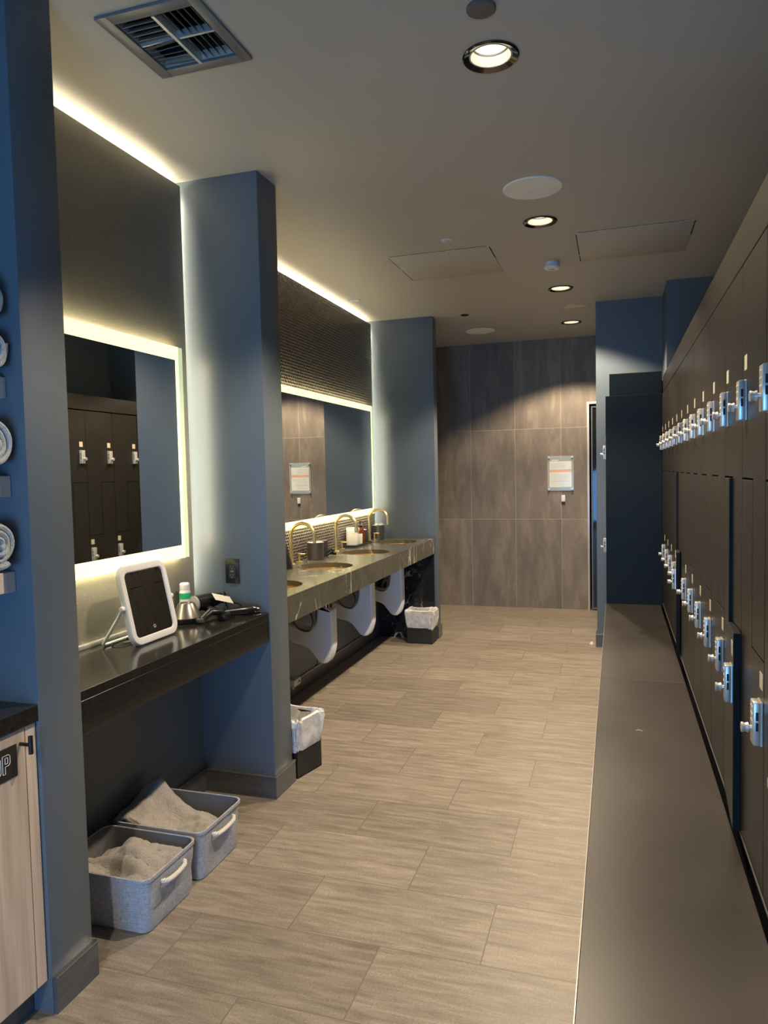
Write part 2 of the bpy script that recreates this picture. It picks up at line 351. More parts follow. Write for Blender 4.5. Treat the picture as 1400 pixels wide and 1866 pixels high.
# ------------------------------------------------------------------ mesh helpers
def bm_new(): return bmesh.new()
def add_box(bm, x0, x1, y0, y1, z0, z1, bev=0.0, seg=2, mi=0, mat=None):
    vs = [bm.verts.new((x, y, z)) for x in (x0, x1) for y in (y0, y1) for z in (z0, z1)]
    if mat is not None:
        for v in vs: v.co = mat @ v.co
    idx = ((0, 1, 3, 2), (4, 6, 7, 5), (0, 4, 5, 1), (2, 3, 7, 6), (0, 2, 6, 4), (1, 5, 7, 3))
    fs = [bm.faces.new([vs[i] for i in f]) for f in idx]
    for f in fs: f.material_index = mi
    if bev > 0:
        es = list({e for f in fs for e in f.edges})
        r = bmesh.ops.bevel(bm, geom=es, offset=bev, segments=seg, profile=0.5, affect='EDGES')
        for f in r['faces']: f.material_index = mi
def add_prism(bm, pts, a0, a1, axis='x', bev=0.0, seg=2, mi=0):
    """polygon pts extruded between a0 and a1 along an axis; pts are the other two coordinates in order"""
    def mk(p, a):
        if axis == 'x': return (a, p[0], p[1])
        if axis == 'y': return (p[0], a, p[1])
        return (p[0], p[1], a)
    A = [bm.verts.new(mk(p, a0)) for p in pts]; B = [bm.verts.new(mk(p, a1)) for p in pts]
    n = len(pts); fs = [bm.faces.new(A[::-1]), bm.faces.new(B)]
    caps = list(fs)
    for i in range(n): fs.append(bm.faces.new((A[i], A[(i+1) % n], B[(i+1) % n], B[i])))
    for f in fs: f.material_index = mi
    bmesh.ops.recalc_face_normals(bm, faces=fs)
    if bev > 0:
        es = list({e for f in caps for e in f.edges})
        r = bmesh.ops.bevel(bm, geom=es, offset=bev, segments=seg, profile=0.5, affect='EDGES')
        for f in r['faces']: f.material_index = mi
def add_lathe(bm, prof, c=(0, 0, 0), n=32, axis='z', mi=0, cap=True, mat=None):
    """prof = [(radius, height)...] revolved about an axis through c"""
    rings = []
    for r, h in prof:
        ring = []
        for i in range(n):
            a = 2*PI*i/n; p = (r*math.cos(a), r*math.sin(a), h)
            if axis == 'x': p = (h, r*math.cos(a), r*math.sin(a))
            elif axis == 'y': p = (r*math.cos(a), h, r*math.sin(a))
            v = Vector(p)
            if mat is not None: v = mat @ v
            ring.append(bm.verts.new(v + Vector(c)))
        rings.append(ring)
    fs = []
    for a, b in zip(rings, rings[1:]):
        for i in range(n): fs.append(bm.faces.new((a[i], a[(i+1) % n], b[(i+1) % n], b[i])))
    if cap:
        fs.append(bm.faces.new(rings[0][::-1])); fs.append(bm.faces.new(rings[-1]))
    for f in fs: f.material_index = mi; f.smooth = True
    bmesh.ops.recalc_face_normals(bm, faces=fs)
def smooth_path(pts, sub=8):
    P = [Vector(p) for p in pts]
    if len(P) < 3: return P
    out = []
    for i in range(len(P)-1):
        p0 = P[max(i-1, 0)]; p1 = P[i]; p2 = P[i+1]; p3 = P[min(i+2, len(P)-1)]
        for k in range(sub):
            t = k/sub
            out.append(0.5*((2*p1)+(-p0+p2)*t+(2*p0-5*p1+4*p2-p3)*t*t+(-p0+3*p1-3*p2+p3)*t**3))
    out.append(P[-1]); return out
def add_tube(bm, pts, r, n=10, mi=0, sub=0, cap=True, flat=1.0):
    P = smooth_path(pts, sub) if sub else [Vector(p) for p in pts]
    rs = r if isinstance(r, (list, tuple)) else [r]*len(P)
    rings = []; up = Vector((0, 0, 1)); prev = None
    for i, p in enumerate(P):
        t = (P[min(i+1, len(P)-1)]-P[max(i-1, 0)]).normalized()
        if prev is None:
            ref = up if abs(t.dot(up)) < 0.9 else Vector((1, 0, 0))
            a = t.cross(ref).normalized()
        else:
            a = (prev - t*prev.dot(t)).normalized()
        prev = a; b = t.cross(a)
        rings.append([bm.verts.new(p + rs[i]*(math.cos(2*PI*k/n)*a + flat*math.sin(2*PI*k/n)*b)) for k in range(n)])
    fs = []
    for A, B in zip(rings, rings[1:]):
        for k in range(n): fs.append(bm.faces.new((A[k], A[(k+1) % n], B[(k+1) % n], B[k])))
    if cap: fs.append(bm.faces.new(rings[0][::-1])); fs.append(bm.faces.new(rings[-1]))
    for f in fs: f.smooth = True; f.material_index = mi
    bmesh.ops.recalc_face_normals(bm, faces=fs)
def plate_with_holes(bm, x0, x1, y0, y1, z0, z1, circles=(), rects=(), n=48):
    """horizontal slab pierced by round and square openings"""
    loops = [[(x0, y0), (x1, y0), (x1, y1), (x0, y1)]]
    for cx, cy, r in circles: loops.append([(cx+r*math.cos(2*PI*i/n), cy+r*math.sin(2*PI*i/n)) for i in range(n)])
    for a0, a1, b0, b1 in rects: loops.append([(a0, b0), (a1, b0), (a1, b1), (a0, b1)])
    es = []
    for L in loops:
        vs = [bm.verts.new((p[0], p[1], z0)) for p in L]
        es += [bm.edges.new((vs[i], vs[(i+1) % len(vs)])) for i in range(len(vs))]
    r = bmesh.ops.triangle_fill(bm, use_beauty=True, use_dissolve=False, edges=es)
    fs = [g for g in r['geom'] if isinstance(g, bmesh.types.BMFace)]
    bmesh.ops.recalc_face_normals(bm, faces=fs)
    e = bmesh.ops.extrude_face_region(bm, geom=fs)
    bmesh.ops.translate(bm, verts=[g for g in e['geom'] if isinstance(g, bmesh.types.BMVert)], vec=(0, 0, z1-z0))
    bmesh.ops.recalc_face_normals(bm, faces=bm.faces[:])
def obj(name, bm, mats, parent=None, smooth=False, loc=None, sub=0):
    me = bpy.data.meshes.new(name); bm.to_mesh(me); bm.free()
    if not isinstance(mats, (list, tuple)): mats = [mats]
    for m in mats: me.materials.append(m)
    if smooth:
        for p in me.polygons: p.use_smooth = True
    me.set_sharp_from_angle(angle=math.radians(30))
    o = bpy.data.objects.new(name, me); COL.objects.link(o)
    if parent is not None: o.parent = parent
    if loc: o.location = loc
    if sub:
        s = o.modifiers.new('smooth', 'SUBSURF'); s.levels = sub; s.render_levels = sub
    return o
def tag(o, label, cat, group=None, kind=None):
    o['label'] = label; o['category'] = cat
    if group: o['group'] = group
    if kind: o['kind'] = kind
    return o
def thing(name, label, cat, loc=(0, 0, 0), group=None):
    o = bpy.data.objects.new(name, None); COL.objects.link(o); o.location = loc; o.empty_display_size = 0.05
    return tag(o, label, cat, group)
def structure(name, bm, mat, label=None, parent=None):
    o = obj(name, bm, mat, parent)
    if parent is None: o['kind'] = 'structure'; o['label'] = label or name.replace('_', ' '); o['category'] = name.split('_')[0]
    return o
def box_structure(name, mat, label, *boxes, bev=0):
    bm = bm_new()
    for b in boxes: add_box(bm, *b, bev=bev)
    return structure(name, bm, mat, label)
def copy_tree(o, parent=None):
    c = o.copy(); COL.objects.link(c)
    if parent is not None: c.parent = parent
    for ch in list(o.children): copy_tree(ch, c)
    return c

# ================================================================== THE ROOM
box_structure('floor', M['floor'], 'beige stone-look plank tile floor', (-2.4, 0.95, -2.75, 9.5, -0.08, 0.0))
LIGHTS = [(-0.385, 2.45), (-0.392, 4.13), (-0.394, 5.70), (-0.394, 7.05)]
BEHIND = [(-0.385, -0.95)]
LR = 0.066
VX0, VX1, VY0, VY1 = -1.405, -1.145, 1.890, 2.150
bm = bm_new()
plate_with_holes(bm, -2.4, 0.95, -2.75, 9.5, CH, CH+0.03, circles=[(x, y, LR) for x, y in LIGHTS+BEHIND], rects=[(VX0, VX1, VY0, VY1)])
structure('ceiling', bm, M['ceiling'], 'dark taupe painted ceiling with recessed lights')
WL = 'slate blue painted left wall running behind the counters'
box_structure('wall_left', M['paint'], WL,
    (-2.35, -2.0, -2.75, 3.0, 0, CH), (-2.0, -1.88, 1.745, 2.98, 0, 0.80),
    (-2.35, -2.20, 3.0, 6.3, 0, CH), (-2.20, -2.08, 3.17, 6.27, 0, 0.84),
    (-2.35, -2.12, 6.3, 9.5, 0, CH))
box_structure('wall_left_near_partition', M['paint'], 'slate blue partition end at the left edge beside the towel shelves', (-2.01, -1.51, 1.58, 1.745, 0, CH), bev=0.002)
box_structure('wall_left_middle_partition', M['paint'], 'slate blue partition between the vanity counter and the sinks', (-2.21, -1.51, 2.98, 3.17, 0, CH), bev=0.002)
box_structure('wall_left_far_partition', M['paint'], 'slate blue partition at the far end of the marble sink counter', (-2.21, -1.525, 6.27, 6.39, 0, CH), bev=0.002)
box_structure('wall_left_vanity_panel', M['shimmer'], 'dark sparkling feature wall behind the vanity mirror', (-1.897, -1.885, 1.76, 2.957, 0.86, 2.812))
box_structure('wall_left_mosaic_panel', M['penny'], 'dark penny mosaic feature wall behind the sinks', (-2.097, -2.085, 3.19, 6.247, 0.895, 2.812))
box_structure('wall_back', M['walltile'], 'large format brown stone tiled back wall', (-2.35, -0.285, 7.86, 7.98, 0, CH), (-0.285, 0.62, 7.86, 7.98, 2.165, CH), (0.62, 0.95, 7.86, 7.98, 0, CH))
box_structure('wall_corner', M['paint'], 'slate blue wall beyond the far lockers',
    (-0.158, 0.80, 6.27, 6.42, 0, CH), (0.352, 0.80, 5.76, 6.27, 2.19, CH))
box_structure('wall_right', M['paint'], 'slate blue wall behind the lockers', (0.80, 0.95, -2.75, 9.5, 0, CH))
bm = bm_new()
wy0, wy1 = -2.75, -2.6
for b in ((-2.4, -1.35, wy0, wy1, 0, CH), (0.75, 0.95, wy0, wy1, 0, CH), (-1.35, 0.75, wy0, wy1, 0, 0.15), (-1.35, 0.75, wy0, wy1, 1.45, CH)): add_box(bm, *b)
structure('wall_rear', bm, M['paint'], 'rear wall with the daylit frosted window')
bm = bm_new(); add_box(bm, -1.35, 0.75, -2.70, -2.68, 0.15, 1.45)
win = structure('window_1', bm, M['day'], 'frosted daylit window behind the viewer')
bm = bm_new()
for x in (-1.35, -0.32, 0.71): add_box(bm, x, x+0.04, -2.68, -2.62, 0.15, 1.45)
add_box(bm, -1.35, 0.75, -2.68, -2.62, 0.15, 0.19); add_box(bm, -1.35, 0.75, -2.68, -2.62, 1.41, 1.45)
structure('window_frame', bm, M['darkchrome'], parent=win)
# room beyond the glass door
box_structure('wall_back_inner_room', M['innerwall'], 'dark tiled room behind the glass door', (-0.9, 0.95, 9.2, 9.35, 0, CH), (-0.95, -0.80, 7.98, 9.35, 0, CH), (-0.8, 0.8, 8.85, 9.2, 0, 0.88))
bm = bm_new()
for b in ((-0.289, -0.267, 7.835, 7.90, 0, 2.165), (0.60, 0.622, 7.835, 7.90, 0, 2.165), (-0.267, 0.60, 7.835, 7.90, 2.143, 2.165)): add_box(bm, *b, bev=0.002)
door = structure('door_1', bm, M['nickel'], 'metal framed dark glass door beside the tiled wall')
bm = bm_new()
for b in ((-0.250, -0.235, 7.86, 7.90, 0.01, 2.125), (0.57, 0.585, 7.86, 7.90, 0.01, 2.125), (-0.235, 0.57, 7.86, 7.90, 2.108, 2.125), (-0.235, 0.57, 7.86, 7.90, 0.01, 0.03)): add_box(bm, *b)
structure('door_leaf_frame', bm, M['basetile'], parent=door)
bm = bm_new(); add_box(bm, -0.235, 0.57, 7.875, 7.883, 0.03, 2.108); structure('door_glass', bm, M['darkglass'], parent=door)

def baseboard(name, label, segs):
    """segs: (x0,x1,y0,y1) footprints; a slim metal edge caps each"""
    bm = bm_new()
    for s in segs: add_box(bm, *s, 0.0, 0.103)
    o = structure(name, bm, M['basetile'], label)
    bm = bm_new()
    for s in segs: add_box(bm, s[0]-0.0015, s[1]+0.0015, s[2]-0.0015, s[3]+0.0015, 0.103, 0.107)
    structure('metal_edge', bm, M['schluter'], parent=o)
baseboard('baseboard_left_near_partition', 'grey tile baseboard wrapping the near partition end', [(-1.51, -1.498, 1.585, 1.755)])
baseboard('baseboard_left_middle_partition', 'grey tile baseboard around the middle partition', [(-1.51, -1.498, 2.968, 3.18), (-1.868, -1.51, 2.968, 2.98)])
baseboard('baseboard_left_far_partition', 'grey tile baseboard around the far partition', [(-1.525, -1.513, 6.26, 6.40)])
baseboard('baseboard_left', 'grey tile baseboard under the counters', [(-1.88, -1.868, 1.745, 2.968), (-2.08, -2.068, 3.17, 6.245)])
baseboard('baseboard_corner', 'grey tile baseboard on the wall beyond the lockers', [(-0.17, -0.09, 6.258, 6.27), (-0.17, -0.158, 6.27, 6.42)])

# LED strips that sit behind the feature panels (trim that lights)
def led(name, label, *boxes):
    bm = bm_new()
    for b in boxes: add_box(bm, *b)
    o = structure(name, bm, M['cove'], label); return o
led('trim_1', 'warm LED cove strip behind the vanity feature wall', (-1.965, -1.945, 1.80, 2.92, 2.794, 2.801), (-1.965, -1.945, 2.939, 2.946, 0.95, 2.78))
led('trim_2', 'warm LED cove strip behind the mosaic feature wall', (-2.165, -2.145, 3.25, 6.20, 2.794, 2.801), (-2.165, -2.145, 6.229, 6.236, 0.95, 2.78))

# ------------------------------------------------------------------ lit wall mirrors
def lit_mirror(label, group, X, y0, y1, z0, z1, wall, bt, bs):
    t = thing('lighted_mirror', label, 'mirror', (X, (y0+y1)/2, z0), group)
    L = lambda x0, x1, a0, a1, c0, c1: (x0-X, x1-X, a0-(y0+y1)/2, a1-(y0+y1)/2, c0-z0, c1-z0)
    bm = bm_new(); add_box(bm, *L(wall, X-0.006, y0+0.03, y1-0.03, z0+0.03, z1-0.03)); obj('back_box', bm, M['blackmatte'], t)
    bm = bm_new()
    for b in ((wall+0.006, X-0.012, y0+0.022, y1-0.022, z1-0.03, z1-0.022), (wall+0.006, X-0.012, y0+0.022, y1-0.022, z0+0.022, z0+0.03),
              (wall+0.006, X-0.012, y0+0.022, y0+0.03, z0+0.022, z1-0.022), (wall+0.006, X-0.012, y1-0.03, y1-0.022, z0+0.022, z1-0.022)): add_box(bm, *L(*b))
    obj('back_light', bm, M['halo'], t)
    bm = bm_new(); add_box(bm, *L(X-0.006, X, y0+bs, y1-bs, z0+bt, z1-bt)); obj('mirror_glass', bm, M['mirror'], t)
    bm = bm_new(); k = bs*0.42; e = bs*0.58
    for b in ((X-0.006, X+0.0005, y0+e, y1-e, z1-bt, z1), (X-0.006, X+0.0005, y0+e, y1-e, z0, z0+bt),
              (X-0.006, X+0.0005, y0+e, y0+bs, z0+bt, z1-bt), (X-0.006, X+0.0005, y1-bs, y1-e, z0+bt, z1-bt)): add_box(bm, *L(*b))
    obj('frosted_light_band', bm, M['border'], t)
    for b in ((X-0.006, X, y0, y0+e, z0, z1), (X-0.006, X, y1-e, y1, z0, z1)):
        bm = bm_new(); add_box(bm, *L(*b)); obj('frosted_glass_edge', bm, M['borderdim'], t)
    return t
lit_mirror('backlit rectangular wall mirror above the black vanity counter', None, -1.845, 1.86, 2.862, 1.134, 2.066, -1.885, 0.058, 0.056)
lit_mirror('long backlit wall mirror on the mosaic above the marble sink counter', None, -2.045, 3.36, 6.125, 1.132, 2.072, -2.085, 0.048, 0.050)

# ------------------------------------------------------------------ ceiling fittings
def downlight(x, y, label, r=0.092):
    t = thing('downlight', label, 'ceiling light', (x, y, CH), 'recessed downlights along the ceiling')
    bm = bm_new(); add_lathe(bm, [(0.0655, 0.002), (r-0.004, -0.008), (r, -0.004), (r, 0.0), (r-0.01, 0.0), (0.0655, 0.004)], cap=False, n=48); obj('trim_ring', bm, M['darkchrome'], t)
    bm = bm_new(); add_lathe(bm, [(0.0652, 0.0), (0.060, 0.035), (0.056, 0.036), (0.050, 0.075)], cap=False, n=48); obj('reflector', bm, M['reflector'], t)
    bm = bm_new(); add_lathe(bm, [(0.0615, 0.033), (0.0575, 0.033), (0.0575, 0.037), (0.0615, 0.037)], cap=False, n=48); obj('baffle_ring', bm, M['darkchrome'], t)
    bm = bm_new(); add_lathe(bm, [(0.050, 0.0755), (0.050, 0.080)], n=40); obj('lamp_lens', bm, M['lampdisc'], t)
    bm = bm_new(); add_lathe(bm, [(0.0658, 0.031), (0.0658, 0.12)], n=40); bmesh.ops.delete(bm, geom=[f for f in bm.faces if abs(f.calc_center_median().z-0.031) < 1e-4], context='FACES'); obj('housing', bm, M['void'], t)
    ld = bpy.data.lights.new('downlight_beam', 'SPOT'); ld.energy = SPOT_W; ld.color = (1.0, 0.80, 0.56); ld.spot_size = math.radians(122); ld.spot_blend = 0.30; ld.shadow_soft_size = 0.03
    lo = bpy.data.objects.new('downlight_beam', ld); COL.objects.link(lo); lo.parent = t; lo.location = (0, 0, -0.012)
    return t
for (x, y), lb in zip(LIGHTS+BEHIND, ('large round downlight nearest the viewer with bright white lamp', 'round downlight just beyond the near white speaker disc', 'round downlight between the smoke sensor and the plaster patch', 'farthest small round downlight by the tiled back wall', 'round downlight behind the photographer')):
    downlight(x, y, lb)
def disc(name, x, y, r, h, mat, label, cat, group=None, prof=None):
    bm = bm_new(); add_lathe(bm, prof or [(0.0005, -h), (r-0.004, -h), (r, -h+0.003), (r, 0.0)], n=56, cap=True)
    o = obj(name, bm, mat, None, loc=(x, y, CH)); return tag(o, label, cat, group)
disc('ceiling_speaker', -0.378, 3.63, 0.141, 0.006, M['speaker'], 'large white round ceiling speaker between the two nearest downlights', 'speaker', 'ceiling speakers')
disc('ceiling_speaker', -1.258, 7.12, 0.141, 0.006, M['speaker'], 'white round ceiling speaker in front of the tiled back wall', 'speaker', 'ceiling speakers')
disc('sprinkler_cover', -0.37, 2.19, 0.043, 0.010, M['greycap'], 'taupe round cover plate just before the nearest downlight', 'cover plate')
disc('sprinkler_cover', -1.25, 6.33, 0.034, 0.008, M['blackmatte'], 'small black round cover plate near the far white speaker', 'cover plate')
t = thing('ceiling_sprinkler', 'small white sprinkler head beside the left access hatch', 'sprinkler', (-0.94, 4.26, CH))
bm = bm_new(); add_lathe(bm, [(0.005, -0.006), (0.030, -0.006), (0.033, -0.002), (0.033, 0)], n=32); obj('escutcheon', bm, M['whiteplastic'], t)
bm = bm_new(); add_lathe(bm, [(0.010, -0.006), (0.009, -0.014), (0.013, -0.016), (0.013, -0.018)], n=20); obj('nozzle', bm, M['nickel'], t)
t = thing('smoke_detector', 'white round smoke sensor on a stem between downlights', 'sensor', (-0.397, 4.97, CH))
bm = bm_new(); add_lathe(bm, [(0.042, 0), (0.042, -0.018), (0.038, -0.022)], n=40); obj('base', bm, M['whiteplastic'], t)
bm = bm_new(); add_lathe(bm, [(0.046, -0.022), (0.053, -0.026), (0.053, -0.036), (0.044, -0.044), (0.002, -0.046)], n=40); obj('sensor_head', bm, M['whiteplastic'], t)
bm = bm_new(); add_lathe(bm, [(0.018, -0.0455), (0.018, -0.047)], n=24); obj('sensor_eye', bm, M['inklight'], t)
bm = bm_new(); add_box(bm, -1.99, -1.90, 5.415, 5.455, CH-0.012, CH, bev=0.003)
tag(obj('emergency_light', bm, M['whiteplastic']), 'small flat white box on the ceiling above the mosaic wall', 'box')
# irregular plaster patch
bm = bm_new(); pts = []
for i in range(22):
    a = 2*PI*i/22; rr = 0.072*(1+0.28*math.sin(3*a+0.7)+0.14*math.sin(7*a)); pts.append((-0.335+rr*1.12*math.cos(a), 6.36+rr*0.95*math.sin(a)))
add_prism(bm, pts, CH-0.0025, CH, axis='z')
tag(obj('plaster_patch', bm, M['plaster']), 'irregular cream plaster patch on the ceiling before the farthest downlight', 'patch')
def hatch(cx, cy, w, d, label, seed):
    t = thing('access_hatch', label, 'hatch', (cx, cy, CH), 'ceiling access hatches')
    bm = bm_new(); add_box(bm, -w/2, w/2, -d/2, d/2, -0.003, 0.0, bev=0.001); obj('hatch_panel', bm, M['ceiling'], t)
    bm = bm_new()
    g = 0.006
    add_box(bm, -w/2-g, -w/2, -d/2, d/2, -0.0012, 0); add_box(bm, w/2, w/2+g, -d/2, -d*0.05, -0.0012, 0); add_box(bm, -w/2, w/2, -d/2-0.003, -d/2, -0.0012, 0)
    obj('shadow_gap', bm, M['crack'], t)
    rnd = random.Random(seed); bm = bm_new()
    for k in range(16):
        s = rnd.choice((0, 1, 2, 3)); u = rnd.uniform(-0.5, 0.5); l = rnd.uniform(0.006, 0.03)
        if s < 2: y = (-d/2 if s else d/2); add_box(bm, u*w, u*w+l, y-0.002, y+0.002, -0.0036, -0.001)
        else: x = (-w/2 if s == 2 else w/2); add_box(bm, x-0.003, x+0.002, u*d, u*d+l, -0.0036, -0.001)
    for sx, sy in ((-1, -1), (1, -1), (1, 1)): add_box(bm, sx*w/2-0.008, sx*w/2+0.008, sy*d/2-0.006, sy*d/2+0.006, -0.0036, -0.001)
    obj('chipped_paint', bm, M['plaster'], t)['kind'] = 'stuff'
hatch(-1.045, 4.76, 0.63, 0.61, 'square painted access hatch on the ceiling, left of the downlights', 3)
hatch(0.10, 4.71, 0.63, 0.61, 'square painted access hatch on the ceiling above the lockers', 5)

# air register with bent louvres
t = thing('air_register', 'grey square ceiling air register with bent louvres', 'vent', (-1.275, 2.02, CH))
def reg(b): return (b[0]+1.275, b[1]+1.275, b[2]-2.02, b[3]-2.02, b[4], b[5])
bm = bm_new(); o0, o1, p0, p1 = -1.447, -1.110, 1.850, 2.190
for b in ((o0, VX0, p0, p1), (VX1, o1, p0, p1), (VX0, VX1, p0, VY0), (VX0, VX1, VY1, p1)): add_box(bm, *reg((*b, -0.010, 0.0)), bev=0.002)
obj('register_frame', bm, M['ventmetal'], t)
bm = bm_new()
mx, my = (VX0+VX1)/2, (VY0+VY1)/2
add_box(bm, *reg((mx-0.005, mx+0.005, VY0, VY1, -0.012, 0.02))); add_box(bm, *reg((mx, VX1, my-0.004, my+0.004, -0.004, 0.02))); add_box(bm, *reg((VX0, mx, my-0.003, my+0.003, -0.004, 0.02)))
obj('divider_bar', bm, M['nickel'], t)
def louvre(cx, cy, lx, ly, ang, ax, dz=0.0, yaw=0):
    bm = bm_new(); mt = Matrix.Translation((cx+1.275, cy-2.02, 0.008+dz)) @ Matrix.Rotation(yaw, 4, 'Z') @ Matrix.Rotation(ang, 4, ax)
    add_box(bm, -lx/2, lx/2, -ly/2, ly/2, -0.0008, 0.0008, mat=mt)
    obj('louvre', bm, M['ventmetal'], t)
for i in range(5): louvre(VX0+0.062, VY0+0.014+i*0.024, 0.118, 0.026, math.radians(58), 'X')
for i in range(5): louvre(VX0+0.062, my+0.014+i*0.0235, 0.112, 0.026, math.radians(24+7*(i % 3)), 'X', dz=-0.010, yaw=0.05*(i-2))
for q in (0, 1):
    for i in range(5): louvre(mx+0.022+i*0.023, (my+0.064 if q else VY0+0.064), 0.024, 0.118, math.radians(62), 'Y')
bm = bm_new(); add_box(bm, *reg((VX0-0.004, VX1+0.004, VY0-0.004, VY1+0.004, 0.031, 0.24))); bmesh.ops.delete(bm, geom=[f for f in bm.faces if abs(f.calc_center_median().z-0.031) < 1e-4], context='FACES')
obj('duct_box', bm, M['void'], t)

# ================================================================== LOCKERS
LX = 0.325; PW = 0.3295; YE = 5.81
def locker_lock(parent, y, z):
    """electronic lock: body with key slots and buttons, thumb knob; origin on the door face"""
    bm = bm_new(); add_box(bm, -0.006, 0.0, y, y+0.044, z, z+0.106, bev=0.0012, seg=1); add_box(bm, -0.021, -0.006, y+0.001, y+0.043, z+0.001, z+0.105, bev=0.003)
    for zz in (0.062, 0.037): add_box(bm, -0.0155, -0.0095, y+0.0006, y+0.003, z+zz, z+zz+0.020, mi=1)
    for r in range(3):
        for c in range(2): add_lathe(bm, [(0.0028, -0.0225), (0.0028, -0.020)], c=(0, y+0.013+0.015*c, z+0.092-0.017*r), n=8, axis='x', mi=2)
    b = obj('lock_body', bm, [M['nickel'], M['slot'], M['button']], parent)
    bm = bm_new(); kz = z+0.037; ky = y+0.027
    add_lathe(bm, [(0.006, -0.020), (0.006, -0.026), (0.0125, -0.028), (0.0105, -0.034), (0.0125, -0.041), (0.0115, -0.043), (0.001, -0.043)], c=(0, ky, kz), n=20, axis='x')
    obj('lock_knob', bm, M['nickel'], parent)
    bm = bm_new(); add_box(bm, -0.0015, 0.0, y+0.002, y+0.040, z+0.132, z+0.172, bev=0.0006, seg=1); obj('number_plate', bm, M['plate'], parent)
def edge_faces(bm):
    bm.normal_update()
    for f in bm.faces:
        if abs(f.normal.x) < 0.3: f.material_index = 1
def make_locker():
    t = thing('locker', 'locker', 'locker')
    bm = bm_new(); add_box(bm, 0.021, 0.46, 0.0, PW, 0.0, 2.035); obj('carcass', bm, M['lockeredge'], t)
    g = 0.0022; m = PW/2
    U = [(g, 2.03), (PW-g, 2.03), (PW-g, 1.462), (m-g, 1.462), (m-g, 1.037), (g, 1.037)]
    bm = bm_new(); add_prism(bm, U, 0.0, 0.02, 'x', bev=0.0012, seg=1); edge_faces(bm); u = obj('upper_door', bm, [M['locker'], M['lockeredge']], t)
    locker_lock(u, PW-0.078, 1.612)
    # the lower door swings on its far edge, so its origin sits there
    Lp = [(m+g-PW, 1.457), (-g, 1.457), (-g, 0.475), (g-PW, 0.475), (g-PW, 1.032), (m+g-PW, 1.032)]
    bm = bm_new(); add_prism(bm, Lp, 0.0, 0.02, 'x', bev=0.0012, seg=1); edge_faces(bm); l = obj('lower_door', bm, [M['locker'], M['lockeredge']], t, loc=(0, PW, 0))
    locker_lock(l, 0.010-PW, 0.833)
    return t
proto = make_locker()
LNAMES = ['farthest black locker column, touching the navy end panel', 'second black locker column from the navy end panel', 'third black locker column from the navy end panel', 'fourth black locker column from the navy end panel, beyond the ajar one',
          'black locker column far down the row with its lower door ajar', 'black locker column just nearer than the far ajar lower door', 'black locker column standing right at the seam in the bench, mid row', 'third black locker column beyond the near ajar lower door',
          'second black locker column beyond the near ajar lower door', 'black locker column just beyond the near one with ajar lower door', 'black locker column near right edge with its lower door standing ajar', 'black locker column nearest the viewer, just nearer than the ajar lower door', 'black locker column barely outside the right edge of the photo',
          'black locker column out past the right edge, next to the nearest in view', 'black locker column beside the photographer']
for k, lb in enumerate(LNAMES):
    o = proto if k == 0 else copy_tree(proto)
    y0 = YE-(k+1)*PW
    o.location = (LX, y0, 0); o['label'] = lb; o['group'] = 'row of black lockers along the bench'
    if k in (4, 10):
        for ch in o.children:
            if ch.name.startswith('lower_door'): ch.rotation_euler.z = math.radians(-3.4 if k == 10 else -4.2)
YN = YE-len(LNAMES)*PW
bm = bm_new(); add_box(bm, LX+0.004, 0.79, YN, YE, 2.04, 2.157, bev=0.001, seg=1)
tag(obj('locker_fascia', bm, M['locker']), 'long dark filler board along the top of the lockers', 'fascia')
# return bank at the far end
t = thing('locker_bank', 'navy sided locker bank closing the far end of the bench', 'locker', (-0.078, YE, 0))
bm = bm_new(); add_box(bm, 0.0, 0.402, 0.0, 0.022, 0.0, 2.03, bev=0.001, seg=1); obj('end_panel', bm, M['navy'], t)
bm = bm_new(); add_box(bm, 0.022, 0.402, 0.022, 0.455, 0.0, 2.03); obj('carcass', bm, M['lockeredge'], t)
bm = bm_new(); add_box(bm, 0.028, 0.402, 0.03, 0.455, 2.03, 2.198, bev=0.001, seg=1); obj('top_box', bm, M['navy'], t)
for nm, z0, z1, lz in (('upper_door', 1.26, 2.028, 1.555), ('lower_door', 0.03, 1.254, 0.84)):
    bm = bm_new(); add_box(bm, 0.0, 0.02, 0.024, 0.45, z0, z1, bev=0.001, seg=1); d = obj(nm, bm, M['navy'], t); locker_lock(d, 0.05, lz)

# ================================================================== BENCH
def bench(y0, y1, label):
    t = thing('bench', label, 'bench', (0.12, (y0+y1)/2, 0), 'dark locker bench sections'); h = (y1-y0)/2-0.001
    bm = bm_new(); add_box(bm, -0.200, 0.192, -h, h, 0.41, 0.45, bev=0.0015, seg=1); obj('bench_top', bm, M['bench'], t)
    bm = bm_new(); add_box(bm, -0.2025, -0.200, -h, h, 0.410, 0.4505); obj('edge_trim', bm, M['benchedge'], t)
    bm = bm_new(); add_box(bm, -0.200, 0.192, -h-0.0012, -h, 0.412, 0.4506); obj('end_glint', bm, M['benchedge'], t)  # pale strip added in place of the bright reflection at the bench seam
    bm = bm_new(); add_box(bm, -0.16, 0.19, -h+0.03, h-0.03, 0.0, 0.41); obj('bench_base', bm, M['locker'], t)
bench(0.05, 3.733, 'near section of dark brown locker bench, up to the seam')
bench(3.735, 5.808, 'far section of dark brown locker bench, ending at navy panel')
bm = bm_new(); add_box(bm, LX+0.001, LX+0.006, YN, 5.805, 0.458, 0.466)
tag(obj('metal_strip', bm, M['benchedge']), 'thin metal strip along the foot of the lockers above the bench', 'trim')
bm = bm_new(); add_tube(bm, [(0.070, 3.005, 0.4515), (0.080, 3.01, 0.453), (0.094, 3.003, 0.4515)], 0.0012, n=6)
tag(obj('lint_scrap', bm, M['paper']), 'tiny white scrap of lint lying on the near bench', 'scrap')

